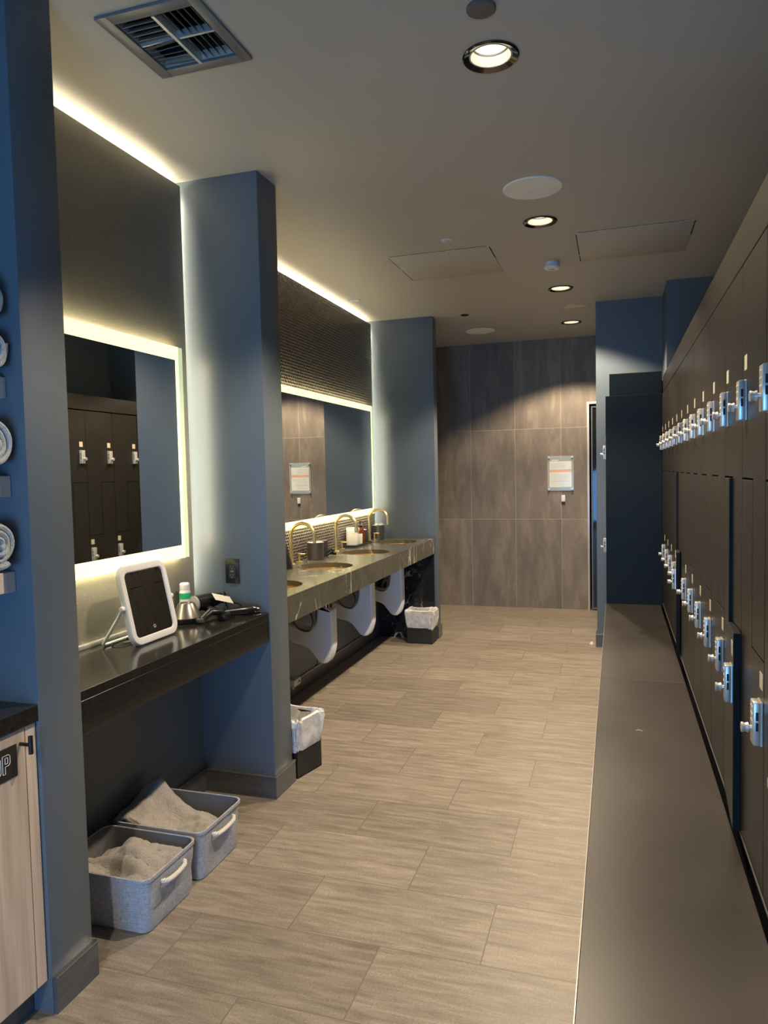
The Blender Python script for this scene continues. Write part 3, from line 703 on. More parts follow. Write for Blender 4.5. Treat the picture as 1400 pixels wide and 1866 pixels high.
# ================================================================== COUNTERS
t = thing('vanity_counter', 'glossy black stone vanity counter under the first lit mirror', 'counter', (-1.70, 2.36, 0.735))
bm = bm_new(); add_box(bm, -0.18, 0.184, -0.614, 0.619, 0.103, 0.133, bev=0.0015, seg=1); obj('countertop', bm, M['quartz'], t)
bm = bm_new(); add_box(bm, 0.155, 0.185, -0.614, 0.619, 0.0, 0.1028, bev=0.001, seg=1); add_box(bm, -0.18, 0.155, -0.614, 0.619, 0.06, 0.1028); obj('apron', bm, M['quartz'], t)
bm = bm_new(); add_box(bm, -1.884, -1.868, 1.75, 2.96, 0.8685, 0.886, bev=0.002)
tag(obj('backsplash_curb', bm, M['nickel']), 'pale lit curb strip along the back of the black vanity counter', 'trim')

SINK_Y = [3.54, 4.33, 5.13, 5.92]; SX = -1.79; SR = 0.178; CT = 0.90
t = thing('sink_counter', 'veined grey marble sink counter with waterfall end panel', 'counter', (0, 0, 0))
bm = bm_new(); plate_with_holes(bm, -2.083, -1.53, 3.172, 6.245, CT-0.03, CT, circles=[(SX, y, SR) for y in SINK_Y]); obj('countertop', bm, M['marble'], t)
bm = bm_new(); add_box(bm, -1.56, -1.5302, 3.172, 6.245, CT-0.132, CT-0.0302); obj('apron', bm, M['marble'], t)
bm = bm_new(); add_box(bm, -2.067, -1.545, 6.246, 6.268, 0.0, CT-0.002); obj('end_panel', bm, M['marble_dark'], t)
bm = bm_new(); add_box(bm, -2.083, -2.0, 6.235, 6.268, CT, CT+0.006)
bm.free()
ORD = ['nearest the middle partition', 'second from the middle partition', 'third from the middle partition', 'farthest along, by the far partition']
for i, y in enumerate(SINK_Y):
    s = thing('sink_basin', 'round gold undermount basin '+['half hidden by the middle partition', 'in front of the grey cup', 'in front of the black tray', 'farthest along the counter'][i], 'sink', (SX, y, CT-0.03), 'gold basins in the marble counter')
    bm = bm_new(); add_lathe(bm, [(SR+0.012, -0.001), (SR-0.002, -0.001), (SR-0.010, -0.05), (SR-0.05, -0.095), (SR-0.11, -0.112), (0.022, -0.116), (0.022, -0.12), (SR-0.10, -0.118), (SR-0.04, -0.101), (SR-0.003, -0.052), (SR+0.004, -0.004), (SR+0.012, -0.004)], n=56, cap=False); obj('bowl', bm, M['gold'], s)
    bm = bm_new(); add_lathe(bm, [(0.024, -0.113), (0.024, -0.122), (0.016, -0.124), (0.016, -0.16)], n=24); obj('drain', bm, M['brass'], s)
    f = thing('faucet', 'brass gooseneck tap with lever, '+['nearest, behind the middle partition', 'standing beside the grey cup', 'in front of the clear bottle tray', 'farthest, by the far partition'][i], 'faucet', (-2.035, y+0.02, CT), 'brass taps on the marble counter')
    bm = bm_new()
    pts = [(0, 0, 0.0), (0, 0, 0.19)]
    for k in range(1, 15):
        a = PI-PI*k/14; pts.append((0.083+0.083*math.cos(a), 0, 0.19+0.083*math.sin(a)))
    pts.append((0.166, 0, 0.145)); add_tube(bm, pts, 0.0115, n=16); obj('spout', bm, M['brass'], f)
    bm = bm_new(); add_lathe(bm, [(0.024, 0.0), (0.024, 0.006), (0.014, 0.008)], n=24); obj('base_flange', bm, M['brass'], f)
    bm = bm_new(); add_lathe(bm, [(0.021, 0.0), (0.021, 0.012), (0.007, 0.0125), (0.007, 0.058)], c=(0.012, 0.095, 0), n=20); add_box(bm, 0.004, 0.055, 0.089, 0.101, 0.056, 0.066, bev=0.002); obj('lever_handle', bm, M['brass'], f)
# white trap covers and pipework under the sinks
prof = [(-1.735, 0.69), (-1.733, 0.42), (-1.742, 0.345), (-1.765, 0.29), (-1.80, 0.272), (-1.838, 0.285), (-1.872, 0.325), (-1.905, 0.362), (-1.955, 0.385), (-2.02, 0.398), (-2.052, 0.43), (-2.062, 0.485), (-2.045, 0.52), (-1.98, 0.502), (-1.905, 0.495), (-1.865, 0.51), (-1.845, 0.56), (-1.84, 0.63), (-1.855, 0.66), (-1.83, 0.67)]
def flat_caps(o):
    for p in o.data.polygons:
        if len(p.vertices) > 8: p.use_smooth = False
def shroud(i, y):
    t = thing('trap_cover', 'white moulded pipe cover hanging under the '+['nearest basin, mostly hidden by the partition', 'second basin, lowest in the photo', 'third basin with loose hose in front', 'farthest basin before the black marble'][i], 'pipe cover', (0, y, 0), 'white pipe covers under the marble counter')
    P = [(p.x, p.z) for p in smooth_path([(a, 0, b) for a, b in prof], 3)]
    if i in (1,): P[0] = (-1.735, 0.62); P[-1] = (-1.84, 0.64)
    bm = bm_new(); add_prism(bm, P, -0.045, 0.045, 'y', bev=0.014, seg=3)
    flat_caps(obj('cover_shell', bm, M['shroud'], t, smooth=True))
    bm = bm_new(); add_tube(bm, [(-1.79, 0.0, 0.705), (-1.79, 0.0, 0.60)], 0.019, n=16); add_tube(bm, [(-1.79, 0, 0.705), (-1.79, 0, 0.68)], 0.026, n=16); obj('tailpiece', bm, M['chrome'], t)
    bm = bm_new(); add_tube(bm, [(-2.06, -0.07, 0.56), (-2.01, -0.075, 0.56), (-1.95, -0.075, 0.50), (-1.88, -0.07, 0.49), (-1.86, -0.06, 0.56), (-1.93, -0.04, 0.68), (-2.0, -0.02, 0.80)], 0.007, n=10, sub=8); obj('supply_hose', bm, M['greymetal'], t)
    bm = bm_new(); add_tube(bm, [(-2.075, -0.07, 0.56), (-2.045, -0.07, 0.56)], 0.014, n=12); add_lathe(bm, [(0.02, -2.04), (0.02, -2.03)], c=(0, -0.07, 0.56), n=14, axis='x'); obj('stop_valve', bm, M['chrome'], t)
    # cap flap over the valve
    bm = bm_new(); Q = [(p.x, p.z) for p in smooth_path([(-2.062, 0, 0.57), (-2.02, 0, 0.55), (-1.97, 0, 0.57), (-1.95, 0, 0.61), (-1.99, 0, 0.635), (-2.05, 0, 0.63)], 3)]
    add_prism(bm, Q, 0.0, 0.045, 'y', bev=0.01, seg=2); obj('valve_cover', bm, M['shroud'], t, smooth=True)
for i, y in enumerate(SINK_Y): shroud(i, y)
bm = bm_new(); add_box(bm, -2.0795, -2.074, 4.83, 4.93, 0.108, 0.55)
tag(obj('steel_strip', bm, M['greymetal']), 'vertical metal strip on the wall between two white pipe covers', 'trim')
t = thing('sensor_box', 'small white box on the wall low down beside the near bin', 'box', (-2.066, 4.36, 0.075))
bm = bm_new(); add_box(bm, 0.0, 0.045, -0.055, 0.055, 0.02, 0.065, bev=0.004); obj('box_body', bm, M['whiteplastic'], t)
bm = bm_new(); add_tube(bm, [(0.02, -0.02, 0.02), (0.02, -0.02, -0.005)], 0.007, n=10); obj('spout', bm, M['whiteplastic'], t)
bm = bm_new(); add_box(bm, 0.0445, 0.0465, 0.01, 0.035, 0.035, 0.05); obj('display', bm, M['ink'], t)

# ------------------------------------------------------------------ things on the marble counter
def cup(x, y, r, h, label, taper=0.94):
    t = thing('cup', label, 'cup', (x, y, CT), 'dark round holders on the marble counter')
    bm = bm_new(); add_lathe(bm, [(0.002, 0.0), (r*taper-0.003, 0.0), (r*taper, 0.003), (r, h-0.002), (r-0.002, h), (r-0.005, h-0.002), (r*taper-0.004, 0.006), (0.002, 0.006)], n=40, cap=False); obj('cup_wall', bm, M['greymetal'] if r > 0.05 else M['blackmatte'], t)
    return t
t = cup(-1.995, 4.66, 0.060, 0.120, 'round dark grey lidded holder between second and third taps')
bm = bm_new(); add_lathe(bm, [(0.002, 0.116), (0.0555, 0.116), (0.0565, 0.119), (0.03, 0.121), (0.002, 0.121)], n=40); obj('lid', bm, M['nickel'], t)
bm = bm_new(); add_box(bm, -2.075, -1.985, 4.80, 4.87, CT, CT+0.115, bev=0.004); tag(obj('tissue_box', bm, M['blackmatte']), 'square black box behind the round grey holder', 'box')
t = thing('hair_clip', 'small glossy black clip beside the grey holder', 'clip', (-1.965, 4.86, CT))
bm = bm_new(); add_tube(bm, [(-0.03, -0.03, 0.008), (0, 0, 0.03), (0.03, 0.03, 0.01)], [0.012, 0.02, 0.008]+[], n=12); obj('clip_body', bm, M['blackplastic'], t, smooth=True)
bm = bm_new(); add_tube(bm, [(-0.02, -0.02, 0.025), (0.0, 0.0, 0.05), (0.02, 0.02, 0.035)], 0.005, n=8, sub=4); obj('clip_wing', bm, M['blackplastic'], t)
t = thing('soap_dispenser', 'tall black wedge shaped dispenser next to the partition', 'dispenser', (-2.0, 4.17, CT))
bm = bm_new(); add_prism(bm, [(-0.045, 0.0), (0.045, 0.0), (0.04, 0.03), (0.005, 0.155), (-0.03, 0.165), (-0.045, 0.12)], -0.03, 0.03, 'y', bev=0.006); obj('body', bm, M['blackplastic'], t)
bm = bm_new(); add_box(bm, -0.02, 0.0, -0.0315, -0.030, 0.115, 0.122); obj('label_mark', bm, M['inklight'], t)
# tray with bottles
t = thing('tray', 'black rectangular tray under the bottles', 'tray', (-2.02, 5.60, CT))
bm = bm_new(); add_box(bm, -0.055, 0.055, -0.20, 0.20, 0.0, 0.008, bev=0.002)
for b in ((-0.055, 0.055, -0.20, -0.194), (-0.055, 0.055, 0.194, 0.20), (-0.055, -0.049, -0.194, 0.194), (0.049, 0.055, -0.194, 0.194)): add_box(bm, *b, 0.008, 0.020)
obj('tray_body', bm, M['blackmatte'], t)
t = thing('cotton_jar', 'tall clear square jar of white swabs on black tray', 'jar', (-2.025, 5.485, CT+0.008))
bm = bm_new(); add_box(bm, -0.036, 0.036, -0.05, 0.05, 0.0, 0.150, bev=0.005); obj('jar_glass', bm, M['clearglass'], t)
bm = bm_new(); add_box(bm, -0.029, 0.029, -0.043, 0.043, 0.006, 0.130, bev=0.004); obj('swabs', bm, M['paper'], t)
t = thing('drinking_glass', 'short clear tumbler on the tray in front of amber bottle', 'glass', (-1.99, 5.565, CT+0.008))
bm = bm_new(); add_lathe(bm, [(0.002, 0), (0.020, 0), (0.023, 0.09), (0.021, 0.09), (0.018, 0.006), (0.002, 0.006)], n=28, cap=False); obj('tumbler', bm, M['clearglass'], t)
t = thing('pump_bottle', 'amber glass pump bottle with black pump on the tray', 'bottle', (-2.015, 5.65, CT+0.008))
bm = bm_new(); add_lathe(bm, [(0.002, 0), (0.034, 0), (0.036, 0.004), (0.036, 0.105), (0.028, 0.125), (0.014, 0.135), (0.014, 0.145), (0.002, 0.145)], n=32, cap=False); obj('bottle_glass', bm, M['amber'], t)
bm = bm_new(); add_lathe(bm, [(0.016, 0.140), (0.016, 0.155), (0.006, 0.158), (0.005, 0.178), (0.010, 0.180), (0.010, 0.188)], n=20); add_tube(bm, [(0, 0, 0.184), (0.03, -0.01, 0.182), (0.036, -0.012, 0.174)], 0.004, n=8); obj('pump', bm, M['blackplastic'], t)
t = thing('soap_box', 'square black holder behind the amber pump bottle', 'box', (-2.03, 5.745, CT+0.008))
bm = bm_new(); add_box(bm, -0.033, 0.033, -0.04, 0.04, 0.0, 0.105, bev=0.003); obj('holder_body', bm, M['blackmatte'], t)
bm = bm_new(); add_box(bm, -0.026, 0.026, -0.033, 0.033, 0.105, 0.112, bev=0.003); obj('holder_lid', bm, M['nickel'], t)
t = cup(-2.02, 6.14, 0.056, 0.125, 'dark round holder with crumpled paper by the far partition')
bm = bm_new()
for k in range(9):
    a = k*2.4; add_prism(bm, [(0.045*math.cos(a+q*0.8)*s+random.uniform(-.008, .008), 0.045*math.sin(a+q*0.8)*s) for q, s in ((0, .3), (0, 1), (1, 1.1), (1, .35))], 0.112+0.003*k, 0.1135+0.003*k+random.uniform(0, .006), 'z')
obj('crumpled_paper', bm, M['paper'], t)

# ------------------------------------------------------------------ things on the black counter
CB = 0.868
t = thing('tabletop_mirror', 'white framed tilting tabletop mirror on the black counter', 'mirror', (-1.70, 2.388, CB))
tilt = math.radians(-12); R = Matrix.Rotation(tilt, 4, 'Y')
def rrect(w, h, r, n=8, z0=0.0):
    P = []
    for cx, cz, a0 in ((w/2-r, z0+h-r, 0), (-w/2+r, z0+h-r, 90), (-w/2+r, z0+r, 180), (w/2-r, z0+r, 270)):
        for k in range(n+1):
            a = math.radians(a0+90*k/n); P.append((cx+r*math.cos(a), cz+r*math.sin(a)))
    return P
W_, H_ = 0.292, 0.305
def ring_mesh(bm, rings, close=True):
    V = [[bm.verts.new(R @ Vector(p)) for p in r] for r in rings]; n = len(V[0]); L = len(V)
    for i in range(L if close else L-1):
        a, b = V[i], V[(i+1) % L]
        for k in range(n): f = bm.faces.new((a[k], a[(k+1) % n], b[(k+1) % n], b[k])); f.smooth = True
    bmesh.ops.recalc_face_normals(bm, faces=bm.faces[:])
def rr3(inset, x): return [(x, p[0], p[1]) for p in rrect(W_-2*inset, H_-2*inset, max(0.05-inset, 0.012), z0=inset)]
bm = bm_new(); ring_mesh(bm, [rr3(0.0, -0.008), rr3(0.0, 0.006), rr3(0.004, 0.011), rr3(0.016, 0.013), rr3(0.026, 0.011), rr3(0.030, 0.006), rr3(0.030, -0.004), rr3(0.01, -0.012)]); obj('mirror_frame', bm, M['whiteplastic'], t)
bm = bm_new(); vs = [bm.verts.new(R @ Vector(p)) for p in rr3(0.0295, 0.007)]; vb = [bm.verts.new(R @ Vector(p)) for p in rr3(0.0295, 0.004)]
bm.faces.new(vs); bm.faces.new(vb[::-1])
for k in range(len(vs)): bm.faces.new((vs[k], vb[k], vb[(k+1) % len(vs)], vs[(k+1) % len(vs)]))
bmesh.ops.recalc_face_normals(bm, faces=bm.faces[:]); obj('mirror_glass', bm, M['mirror'], t)
bm = bm_new(); vs = [bm.verts.new(R @ Vector(p)) for p in rr3(0.012, -0.013)]; vb = [bm.verts.new(R @ Vector(p)) for p in rr3(0.012, -0.006)]
bm.faces.new(vs); bm.faces.new(vb[::-1])
for k in range(len(vs)): bm.faces.new((vs[k], vb[k], vb[(k+1) % len(vs)], vs[(k+1) % len(vs)]))
bmesh.ops.recalc_face_normals(bm, faces=bm.faces[:]); obj('back_cover', bm, M['whiteplastic'], t)
bm = bm_new(); add_lathe(bm, [(0.0065, 0.0), (0.0065, 0.0012), (0.0048, 0.0012), (0.0048, 0.0)], n=24, axis='x', cap=False, mat=R @ Matrix.Translation((0.0071, 0.0, 0.055))); obj('touch_button', bm, M['inklight'], t)
pv = R @ Vector((-0.002, 0, 0.150)); hw = W_/2+0.007
bm = bm_new(); add_tube(bm, [(pv.x, -hw, pv.z), (pv.x-0.02, -hw-0.002, 0.11), (-0.125, -hw+0.002, 0.012), (-0.128, -hw+0.018, 0.006), (-0.128, hw-0.018, 0.006), (-0.125, hw-0.002, 0.012), (pv.x-0.02, hw+0.002, 0.11), (pv.x, hw, pv.z)], 0.0062, n=10); obj('stand', bm, M['whiteplastic'], t)
for s in (-1, 1):
    bm = bm_new(); add_lathe(bm, [(0.010, s*(hw-0.008)), (0.011, s*(hw-0.003)), (0.009, s*(hw+0.008)), (0.002, s*(hw+0.010))], c=(pv.x, 0, pv.z), n=18, axis='y'); obj('pivot_knob', bm, M['whiteplastic'], t)
bm = bm_new(); add_tube(bm, [(-0.03, 0.02, 0.09), (-0.06, -0.03, 0.045), (-0.085, -0.02, 0.010), (-0.06, -0.10, 0.0045), (-0.10, -0.13, 0.0045), (-0.135, -0.06, 0.0045), (-0.10, 0.01, 0.0045), (-0.055, -0.05, 0.0045), (-0.08, -0.115, 0.0085), (-0.14, -0.10, 0.0045)], 0.0022, n=8, sub=8); obj('power_cable', bm, M['blackplastic'], t)
bm = bm_new(); add_box(bm, -1.882, -1.874, 2.052, 2.056, 0.90, 1.11); add_box(bm, -1.884, -1.868, 2.035, 2.075, 0.868, 0.895, bev=0.003)
tag(obj('cable_cover', bm, M['whiteplastic']), 'white cable clip and duct on wall beside the near partition', 'cable cover')

t = thing('shaving_foam_can', 'white and green aerosol can at the back of the counter', 'can', (-1.835, 2.80, CB))
bm = bm_new(); add_lathe(bm, [(0.002, 0), (0.023, 0), (0.0245, 0.003), (0.0245, 0.115), (0.022, 0.124)], n=32); obj('can_body', bm, M['whiteplastic'], t)
bm = bm_new(); add_lathe(bm, [(0.0248, 0.085), (0.0248, 0.112)], n=32, cap=False); obj('green_band', bm, M['green'], t)
bm = bm_new(); add_lathe(bm, [(0.0215, 0.122), (0.0225, 0.126), (0.022, 0.150), (0.018, 0.156), (0.002, 0.157)], n=32); obj('cap', bm, M['whiteplastic'], t)
bm = bm_new()
for z, w_ in ((0.066, 0.7), (0.058, 0.5), (0.051, 0.6)): add_lathe(bm, [(0.02475, z), (0.02475, z+0.0035)], n=32, cap=False)
bmesh.ops.delete(bm, geom=[f for f in bm.faces if f.calc_center_median().x < 0.006 and f.calc_center_median().y > -0.012], context='FACES'); obj('label_lines', bm, M['inklight'], t)

t = thing('diffuser', 'gunmetal cone shaped hairdryer diffuser beside the white mirror', 'diffuser', (-1.775, 2.715, CB))
bm = bm_new(); add_lathe(bm, [(0.064, 0.020), (0.065, 0.024), (0.036, 0.080), (0.032, 0.084), (0.026, 0.084), (0.024, 0.079)], n=40); obj('cone', bm, M['greymetal'], t)
bm = bm_new(); add_lathe(bm, [(0.054, 0.0), (0.060, 0.004), (0.064, 0.0198), (0.056, 0.0198)], n=40); obj('rim', bm, M['blackplastic'], t)
t = thing('hair_dryer', 'black hair dryer with white tag lying by the outlet', 'hair dryer', (-1.735, 2.875, CB))
bm = bm_new()
a, b_ = Vector((-0.055, -0.075, 0.062)), Vector((-0.01, 0.055, 0.066))
add_tube(bm, [a, a+(b_-a)*0.1, a+(b_-a)*0.5, a+(b_-a)*0.85, b_], [0.034, 0.036, 0.035, 0.030, 0.026], n=28); obj('barrel', bm, M['blackplastic'], t)
bm = bm_new(); dd = (b_-a).normalized(); add_tube(bm, [a-dd*0.004, a+dd*0.004], 0.0365, n=28); obj('intake_ring', bm, M['nickel'], t)
bm = bm_new(); add_tube(bm, [b_-dd*0.002, b_+dd*0.015], [0.027, 0.031], n=20, flat=0.8); obj('nozzle', bm, M['blackplastic'], t)
bm = bm_new(); add_tube(bm, [a+(b_-a)*0.4+Vector((0, 0, -0.02)), Vector((0.03, -0.03, 0.022)), Vector((0.075, -0.075, 0.016))], [0.018, 0.016, 0.014], n=16); obj('handle', bm, M['blackplastic'], t)
bm = bm_new(); add_tube(bm, [(0.07, -0.07, 0.016), (0.10, -0.09, 0.008), (0.09, -0.01, 0.006), (0.05, 0.02, 0.05), (0.03, 0.04, 0.10), (0.045, 0.06, 0.055), (0.09, 0.07, 0.04), (0.12, 0.085, 0.006), (0.09, 0.09, 0.004), (0.02, 0.085, 0.004)], 0.0032, n=8, sub=8); obj('cord', bm, M['blackplastic'], t)
bm = bm_new(); add_box(bm, -0.045, 0.045, -0.03, 0.03, 0, 0.001, mat=Matrix.Translation((0.045, 0.0, 0.078)) @ Matrix.Rotation(0.5, 4, 'Y') @ Matrix.Rotation(0.9, 4, 'Z')); obj('white_tag', bm, M['paper'], t)
t = thing('curling_iron', 'black curling iron with round end lying at the counter front', 'curling iron', (-1.60, 2.885, CB))
bm = bm_new(); add_tube(bm, [(-0.06, -0.05, 0.022), (-0.01, 0.0, 0.022), (0.03, 0.035, 0.022), (0.045, 0.05, 0.022)], [0.016, 0.020, 0.021, 0.012], n=20); obj('barrel', bm, M['blackplastic'], t)
bm = bm_new(); add_tube(bm, [(0.045, 0.05, 0.022), (0.056, 0.06, 0.022)], [0.010, 0.006], n=14); obj('end_cap', bm, M['greymetal'], t)
bm = bm_new(); add_tube(bm, [(-0.06, -0.05, 0.02), (-0.09, -0.02, 0.006), (-0.03, 0.06, 0.004), (0.04, 0.075, 0.004), (0.075, 0.04, 0.004), (0.07, 0.0, 0.004)], 0.003, n=8, sub=8); obj('cord', bm, M['blackplastic'], t)
t = thing('hair_clipper', 'black hand clipper lying in front of the diffuser', 'clipper', (-1.655, 2.745, CB))
bm = bm_new(); add_tube(bm, [(-0.03, -0.055, 0.018), (-0.01, -0.02, 0.045), (0.01, 0.02, 0.040), (0.02, 0.05, 0.024)], [0.017, 0.020, 0.018, 0.015], n=16, flat=0.75); obj('clipper_body', bm, M['blackplastic'], t, smooth=True)
bm = bm_new(); add_box(bm, -0.018, 0.018, -0.008, 0.008, -0.010, 0.008, bev=0.003, mat=Matrix.Translation((-0.032, -0.062, 0.018))); obj('clipper_blade', bm, M['greymetal'], t)
t = thing('wall_charger', 'black power adapter with coiled cord at the counter edge', 'adapter', (-1.635, 2.79, CB))
bm = bm_new(); add_box(bm, -0.02, 0.02, -0.03, 0.03, 0.0, 0.030, bev=0.006); obj('adapter_body', bm, M['blackplastic'], t)
bm = bm_new(); P = [(0.012*math.cos(k*0.9)+0.0, 0.03+0.004*k, 0.016+0.012*math.sin(k*0.9)) for k in range(16)]; add_tube(bm, P, 0.0028, n=8, sub=4); obj('coiled_cord', bm, M['blackplastic'], t)

t = thing('power_outlet', 'black double power outlet on the middle partition above the counter', 'outlet', (-1.693, 2.98, 1.055))
bm = bm_new(); add_box(bm, -0.036, 0.036, -0.006, 0.0, -0.057, 0.057, bev=0.002); obj('face_plate', bm, M['blackplastic'], t)
bm = bm_new(); add_box(bm, -0.017, 0.017, -0.009, -0.006, -0.034, 0.034, bev=0.001, seg=1); obj('receptacle', bm, M['blackmatte'], t)
bm = bm_new()
for z in (0.018, -0.022):
    for x in (-0.007, 0.005): add_box(bm, x, x+0.002, -0.0096, -0.009, z, z+0.009)
    add_lathe(bm, [(0.003, -0.0096), (0.003, -0.009)], c=(0, 0, z-0.006), n=10, axis='y')
add_box(bm, -0.008, 0.008, -0.0098, -0.009, -0.003, 0.003); add_box(bm, 0.011, 0.014, -0.0096, -0.009, 0.01, 0.013)
obj('slots', bm, M['ink'], t)

# ================================================================== BASKETS
def basket(x0, x1, y0, y1, label, hy0, hy1, inner_rope):
    cx, cy = (x0+x1)/2, (y0+y1)/2; w, d = x1-x0, y1-y0; H = 0.192
    t = thing('fabric_basket', label, 'basket', (cx, cy, 0), 'grey fabric baskets under the vanity counter')
    def ring(ins, z, r=0.035, wob=0.0):
        P = []
        for a0, sx, sy in ((0, 1, 1), (90, -1, 1), (180, -1, -1), (270, 1, -1)):
            for k in range(7):
                a = math.radians(a0+15*k)
                P.append([(w/2-ins-r)*sx+r*math.cos(a), (d/2-ins-r)*sy+r*math.sin(a), z])
        # densify straight sides
        Q = []
        for i in range(len(P)):
            A, B = Vector(P[i]), Vector(P[(i+1) % len(P)]); n = 8 if (B-A).length > 0.05 else 1
            for k in range(n): Q.append(A+(B-A)*k/n)
        if wob:
            for q in Q: nv = noise.noise(Vector((q.x*9+cy*7, q.y*9, q.z*14)))*wob; q.x += nv*(1 if q.x > 0 else -1); q.y += nv*(1 if q.y > 0 else -1)
        return Q
    rings = [ring(0.022, 0.0, 0.03), ring(0.016, 0.004, 0.03)]
    for k in range(1, 8): rings.append(ring(0.014-0.010*k/8, 0.004+(H-0.02)*k/8, 0.033, 0.007))
    rings.append(ring(0.003, H-0.014, 0.035, 0.002)); rings += [ring(-0.001, H-0.013), ring(-0.001, H-0.002), ring(0.003, H), ring(0.006, H-0.003)]
    bm = bm_new(); V = [[bm.verts.new(p) for p in r] for r in rings]; n = len(V[0])
    for a, b in zip(V, V[1:]):
        for k in range(n): f = bm.faces.new((a[k], a[(k+1) % n], b[(k+1) % n], b[k])); f.smooth = True
    bm.faces.new(V[0][::-1]); bmesh.ops.recalc_face_normals(bm, faces=bm.faces[:]); obj('basket_wall', bm, M['fabric'], t)
    bm = bm_new(); rs = [ring(0.006, H-0.003), ring(0.022, 0.13), ring(0.032, 0.012)]; V = [[bm.verts.new(p) for p in r] for r in rs]
    for a, b in zip(V, V[1:]):
        for k in range(n): f = bm.faces.new((a[k], b[k], b[(k+1) % n], a[(k+1) % n])); f.smooth = True
    bm.faces.new(V[-1]); obj('lining', bm, M['lining'], t)
    def rope(sx, a, b):
        P = []; nS = 40
        for k in range(nS+1):
            u = k/nS; y = a+(b-a)*u; bow = 4*u*(1-u)
            P.append((sx*(w/2-0.002+0.012*min(1, bow*2.2)), y, 0.150-0.010*bow))
        bm = bm_new()
        for ph in range(3):
            Q = [(p[0]+0.0042*math.cos(i*0.75+ph*2.094), p[1], p[2]+0.0042*math.sin(i*0.75+ph*2.094)) for i, p in enumerate(P)]
            add_tube(bm, Q, 0.0046, n=8)
        obj('rope_handle', bm, M['rope'], t)
    rope(1, hy0-cy, hy1-cy); rope(-1, hy0-cy, hy1-cy)
    return t
def heap(name, label, x0, x1, y0, y1, fn, seed):
    bm = bm_new(); nx, ny = 54, 44; G = []
    for i in range(nx+1):
        row = []
        for j in range(ny+1):
            u, v = i/nx, j/ny; x = x0+(x1-x0)*u; y = y0+(y1-y0)*v
            z, dx, dy = fn(u, v)
            z += 0.016*noise.noise(Vector((x*13, y*13, seed)))+0.007*noise.noise(Vector((x*34, y*34, seed+3)))+0.003*noise.noise(Vector((x*70, y*70, seed)))
            row.append(bm.verts.new((x+dx, y+dy, z)))
        G.append(row)
    for i in range(nx):
        for j in range(ny): bm.faces.new((G[i][j], G[i+1][j], G[i+1][j+1], G[i][j+1])).smooth = True
    bmesh.ops.recalc_face_normals(bm, faces=bm.faces[:])
    o = obj(name, bm, M['towel']); m = o.modifiers.new('thick', 'SOLIDIFY'); m.thickness = 0.016; m.offset = -1
    return tag(o, label, 'towel', 'used towels in the fabric baskets')
basket(-1.842, -1.452, 1.935, 2.238, 'nearer grey fabric basket with rope handles beside the near partition', 2.02, 2.155, True)
basket(-1.842, -1.452, 2.262, 2.575, 'farther grey fabric basket with rope handles behind the first', 2.345, 2.50, False)
def sm(a, b, x): t_ = min(1, max(0, (x-a)/(b-a))); return t_*t_*(3-2*t_)
def heapA(u, v):
    z = 0.115+0.045*sm(0.25, 0.75, v)*sm(0.1, 0.35, u)+0.028*sm(0.5, 0.0, v)*sm(0.45, 0.15, u)
    z += 0.014*math.exp(-((v-0.42-0.12*math.sin(u*5))/0.07)**2)-0.02*math.exp(-((u-0.28)/0.06)**2)*sm(0.3, 0.9, v)
    z += 0.010*math.sin(u*9+v*4)*sm(1, 0.6, v)
    e = min(u, 1-u, v, 1-v); z -= 0.05*(1-sm(0, 0.07, e))
    return z, 0, 0
def heapB(u, v):
    z = 0.125+0.125*sm(0.55, 0.05, u)*(0.45+0.55*sm(0.2, 0.95, v))+0.012*math.sin(u*6+v*5)
    z += 0.012*math.exp(-((u-0.12)/0.05)**2)
    e = min(1-u, v, 1-v); z -= 0.045*(1-sm(0, 0.06, e))*sm(0.0, 0.4, u)
    return z, -0.012*sm(0.3, 0, u), -0.02*sm(0.3, 0, u)*sm(0.5, 0, v)
heap('used_towel', 'rumpled grey towels filling the nearer fabric basket', -1.825, -1.472, 1.972, 2.203, heapA, 1.3)
heap('used_towel', 'grey towel rising to a peak out of the farther basket', -1.838, -1.472, 2.298, 2.540, heapB, 4.1)

